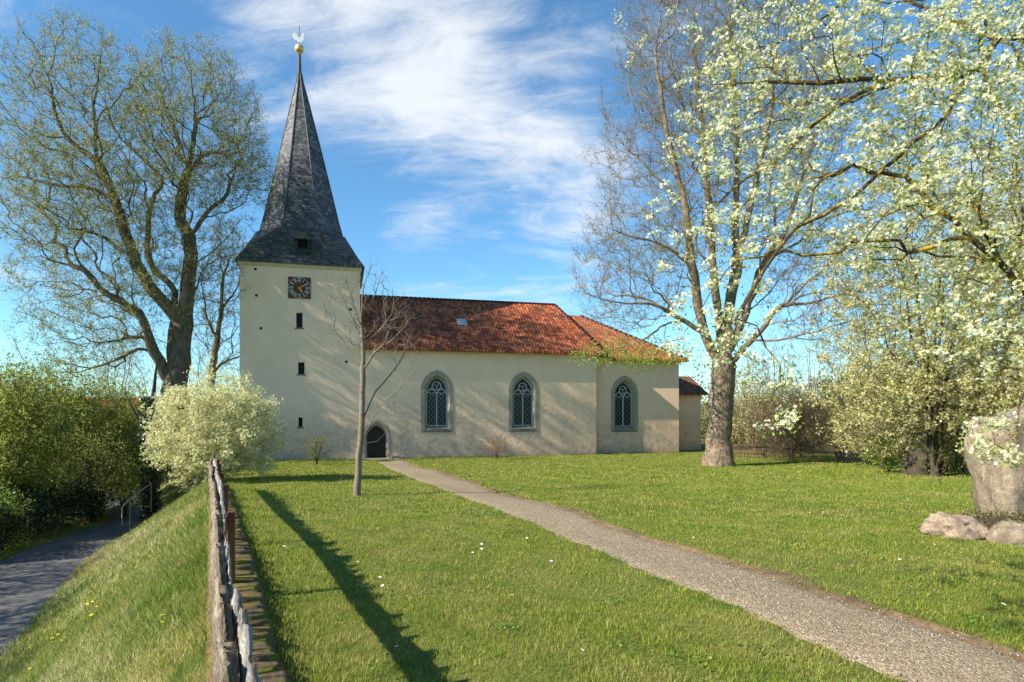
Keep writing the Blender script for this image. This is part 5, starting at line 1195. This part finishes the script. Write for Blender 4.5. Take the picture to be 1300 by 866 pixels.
def blades(name, label, X, Y, h, wd, mt, seed, lean=.5, rn=None, cat='grass'):
    g = np.random.default_rng(seed); n = len(X); z = ground_z(X, Y) - .01; a = g.random(n) * 2 * math.pi; d = np.stack([np.cos(a), np.sin(a), np.zeros(n)], 1)
    b = g.random(n) * 2 * math.pi; L = np.stack([np.cos(b), np.sin(b), np.zeros(n)], 1) * (lean * g.uniform(.1, 1, n) * h)[:, None]
    p = np.stack([X, Y, z], 1); up = np.zeros((n, 3)); up[:, 2] = 1; w_ = wd[:, None]; hh = h[:, None]
    V = np.stack([p - d * w_ * .5, p + d * w_ * .5, p + L * .35 + up * hh * .6 + d * w_ * .42, p + L * .35 + up * hh * .6 - d * w_ * .42, p + L + up * hh * .95], 1).reshape(-1, 3)
    i = np.arange(n)[:, None] * 5; r_ = g.random(n) if rn is None else rn
    tag(npmesh(name, V, [i + [0, 1, 2, 3], i + [3, 2, 4]], mt, rnd=np.repeat(r_, 5)), label, cat, kind='stuff')
def patch(x, y, sc, ph): return .5 + .25 * (np.sin(x * sc + ph) * np.sin(y * sc * 1.2 + ph * 2)) + .25 * np.sin((x + y) * sc * 2.1 + ph)
def lawn(Y0, Y1, dens, h, wd, seed, label, marg=1.5):
    g = np.random.default_rng(seed); X0, X1 = -Y1 * .60 - marg, Y1 * .86 + marg
    n = int((X1 - X0) * (Y1 - Y0) * dens); X = g.uniform(X0, X1, n); Y = g.uniform(Y0, Y1, n); u, v = uv_of(X, Y)
    k = (v > .50) & (X < Y * .86 + marg); X, Y, v = X[k], Y[k], v[k]
    lx = (X - P0[0]) * CD + (Y - P0[1]) * SD; ly = -(X - P0[0]) * SD + (Y - P0[1]) * CD
    k = ~((ly > -.05) & (lx > -7.6) & (lx < 28)); X, Y, v = X[k], Y[k], v[k]
    pdv = path_d(X, Y); k = pdv > -.03 + .03 * g.normal(0, 1, len(X)) - .16 * (patch(X, Y, 3.1, .7) - .45); k &= ~((pdv < .35) & (g.random(len(X)) < .55 * (1 - pdv / .35)) & (X > np.interp(Y, PATH_C[::-1, 1], PATH_C[::-1, 0])))
    X, Y, v = X[k], Y[k], v[k]
    k = ((X - bx_) / 1.3) ** 2 + ((Y - by_) / .9) ** 2 > 1; X, Y, v = X[k], Y[k], v[k]
    tall = .75 + .5 * patch(X, Y, 1.7, 1) + .45 * patch(X, Y, 4.3, 2) ** 2 + .5 * (patch(X + 3, Y, 9.0, .5) > .8) + .8 * np.exp(-np.maximum(v - .6, 0) * 2.2); hh = h * g.uniform(.55, 1.25, len(X)) * tall
    blades('lawn_grass', label, X, Y, hh, wd * g.uniform(.7, 1.3, len(X)), M_GRASS, seed, .8)
lawn(2.5, 7, 2900, .046, .0048, 1, 'short sunlit grass on the near lawn')
lawn(7, 13, 1500, .042, .007, 2, 'short grass on the middle of the lawn')
lawn(13, 24, 480, .048, .013, 3, 'short grass on the far lawn')
lawn(24, 47, 130, .06, .026, 4, 'short grass in front of the church walls')
def bank():
    for i, (u0, u1, dens, h, wd, lab) in enumerate([(.8, 6, 4200, .085, .0045, 'rough grass with dry blades on the near bank'), (6, 13, 1600, .10, .008, 'rough grass with dry blades on the middle bank'), (13, 30, 480, .12, .015, 'rough grass on the far bank')]):
        g = np.random.default_rng(20 + i); n = int((u1 - u0) * 3.9 * dens); u = g.uniform(u0, u1, n); bd = road_bend(u); v = g.uniform(-3.45, .02, n) * (3.27 - bd) / 3.27
        X, Y = xy_of(u, v); dry = np.sin(u * 1.1 + 1) * np.sin(v * 1.7 + 2) * .5 + np.sin(u * .5 + v * .9) * .5
        rn = np.clip(g.random(n) + .38 * dry + .12 - .55 * np.exp(v * 2.2), 0, 1); hh = h * g.uniform(.4, 1.3, n) * (1 + .9 * np.exp(v * 2.5))
        blades('bank_grass', lab, X, Y, hh, wd * g.uniform(.7, 1.3, n), M_GRASSB, 30 + i, 1.3, rn)
    g = np.random.default_rng(50); n = 26000; u = g.uniform(8, 26, n); v = -5.68 - g.random(n) ** 1.3 * 2.2 + road_bend(u); X, Y = xy_of(u, v)
    blades('verge_grass', 'bright grass on the left verge of the lane', X, Y, .11 * g.uniform(.5, 1.3, n), .016 * np.ones(n), M_GRASS, 51, .8)
bank()
# dry earth and moss clumps along the right path edge
g = np.random.default_rng(60); k = g.integers(60, NP_, 1400); e = pr[k] + g.normal(0, .09, (1400, 2)) + [.08, .06]
pos = np.concatenate([e, (lawn_z(e[:, 0], e[:, 1]) + .006)[:, None]], 1); V, F, rn = leaves(pos, .04, g, up=1.0); tag(npmesh('edge_weeds', V, F, leaf_mat('edge_weed_leaf', (.16, .10, .05), (.13, .15, .05), .2), rnd=rn), 'low weeds and dead leaves along the gravel path edge', 'weeds', kind='stuff')

g = np.random.default_rng(64); cen = np.stack([g.uniform(-5, 13, 260), g.uniform(3.5, 22, 260)], 1); k = g.integers(0, 260, 9000); q = cen[k] + g.normal(0, .12, (9000, 2)) * g.uniform(.5, 1.6, 260)[k][:, None]
u_, v_ = uv_of(q[:, 0], q[:, 1]); ok_ = (v_ > .7) & (path_d(q[:, 0], q[:, 1]) > .02); q = q[ok_]
pos = np.concatenate([q, (lawn_z(q[:, 0], q[:, 1]) + g.uniform(.015, .05, len(q)))[:, None]], 1); V, F, rn = leaves(pos, .034, g, up=1.4, aspect=.9)
tag(npmesh('lawn_weeds', V, F, leaf_mat('clover_leaf', (.07, .16, .02), (.17, .27, .05), .3), rnd=rn), 'clover and plantain patches mixed into the lawn', 'weeds', kind='stuff')
# daisies and dandelions
def copies(proto, spots, label, group):
    for i, (x, y) in enumerate(spots):
        if i == 0: o = proto
        else:
            o = proto.copy(); COL.objects.link(o)
            for c_ in list(proto.children):
                d_ = c_.copy(); COL.objects.link(d_); d_.parent = o
        o.location = (x, y, GZ(x, y)); o.rotation_euler = (random.uniform(-.45, -.05), random.uniform(-.2, .2), random.uniform(0, 6)); s_ = random.uniform(.8, 1.25); o.scale = (s_, s_, s_)
g = np.random.default_rng(70)
dpx = [(583, 705), (588, 700), (600, 709), (597, 714), (611, 704), (612, 697), (668, 690), (592, 659), (481, 742), (452, 720), (457, 762), (428, 697), (433, 706), (489, 752), (547, 786), (507, 834), (434, 787), (1028, 657), (1029, 685), (1045, 655), (1050, 657), (1046, 682), (1185, 698), (1238, 705), (1248, 706), (1116, 633), (1154, 638), (1296, 706), (1278, 729), (1270, 779), (966, 658), (766, 607), (690, 640), (650, 765), (734, 836), (700, 720), (348, 650), (372, 640), (400, 690), (360, 700), (1100, 640), (1080, 670), (880, 690), (1000, 640), (1140, 720)]
spots = [tuple(ground_hit(*p)) for p in dpx]
pdx = path_d(np.array([s_[0] for s_ in spots]), np.array([s_[1] for s_ in spots])); spots = [s_ for s_, d_ in zip(spots, pdx) if d_ > .1]
pr_ = bloom('daisy', 'small white daisy growing in the short lawn grass', (0, 0, 0), 12, .019, M_PETW, M_PETY, .095, 'flower', 'daisies on the lawn'); copies(pr_, spots, '', '')
spots = []
for px, py in [(118, 772), (122, 778), (114, 774), (69, 820), (72, 814), (75, 825), (66, 826), (80, 818), (85, 812), (35, 830), (38, 831), (206, 795), (203, 801), (41, 858), (36, 843), (120, 790)]:
    # hit the bank surface
    a = (px - 650) / FPX; b_ = (py - HOR) / FPX; lo, hi = 1.5, 40.
    for _ in range(45):
        m_ = (lo + hi) / 2
        if EYE - b_ * m_ > GZ(a * m_, m_): lo = m_
        else: hi = m_
    spots.append((a * lo, lo))
pr_ = bloom('dandelion', 'yellow dandelion flower in the rough bank grass', (0, 0, 0), 14, .022, M_PETY, M_PETY, .12, 'flower', 'dandelions on the bank'); copies(pr_, spots, '', '')
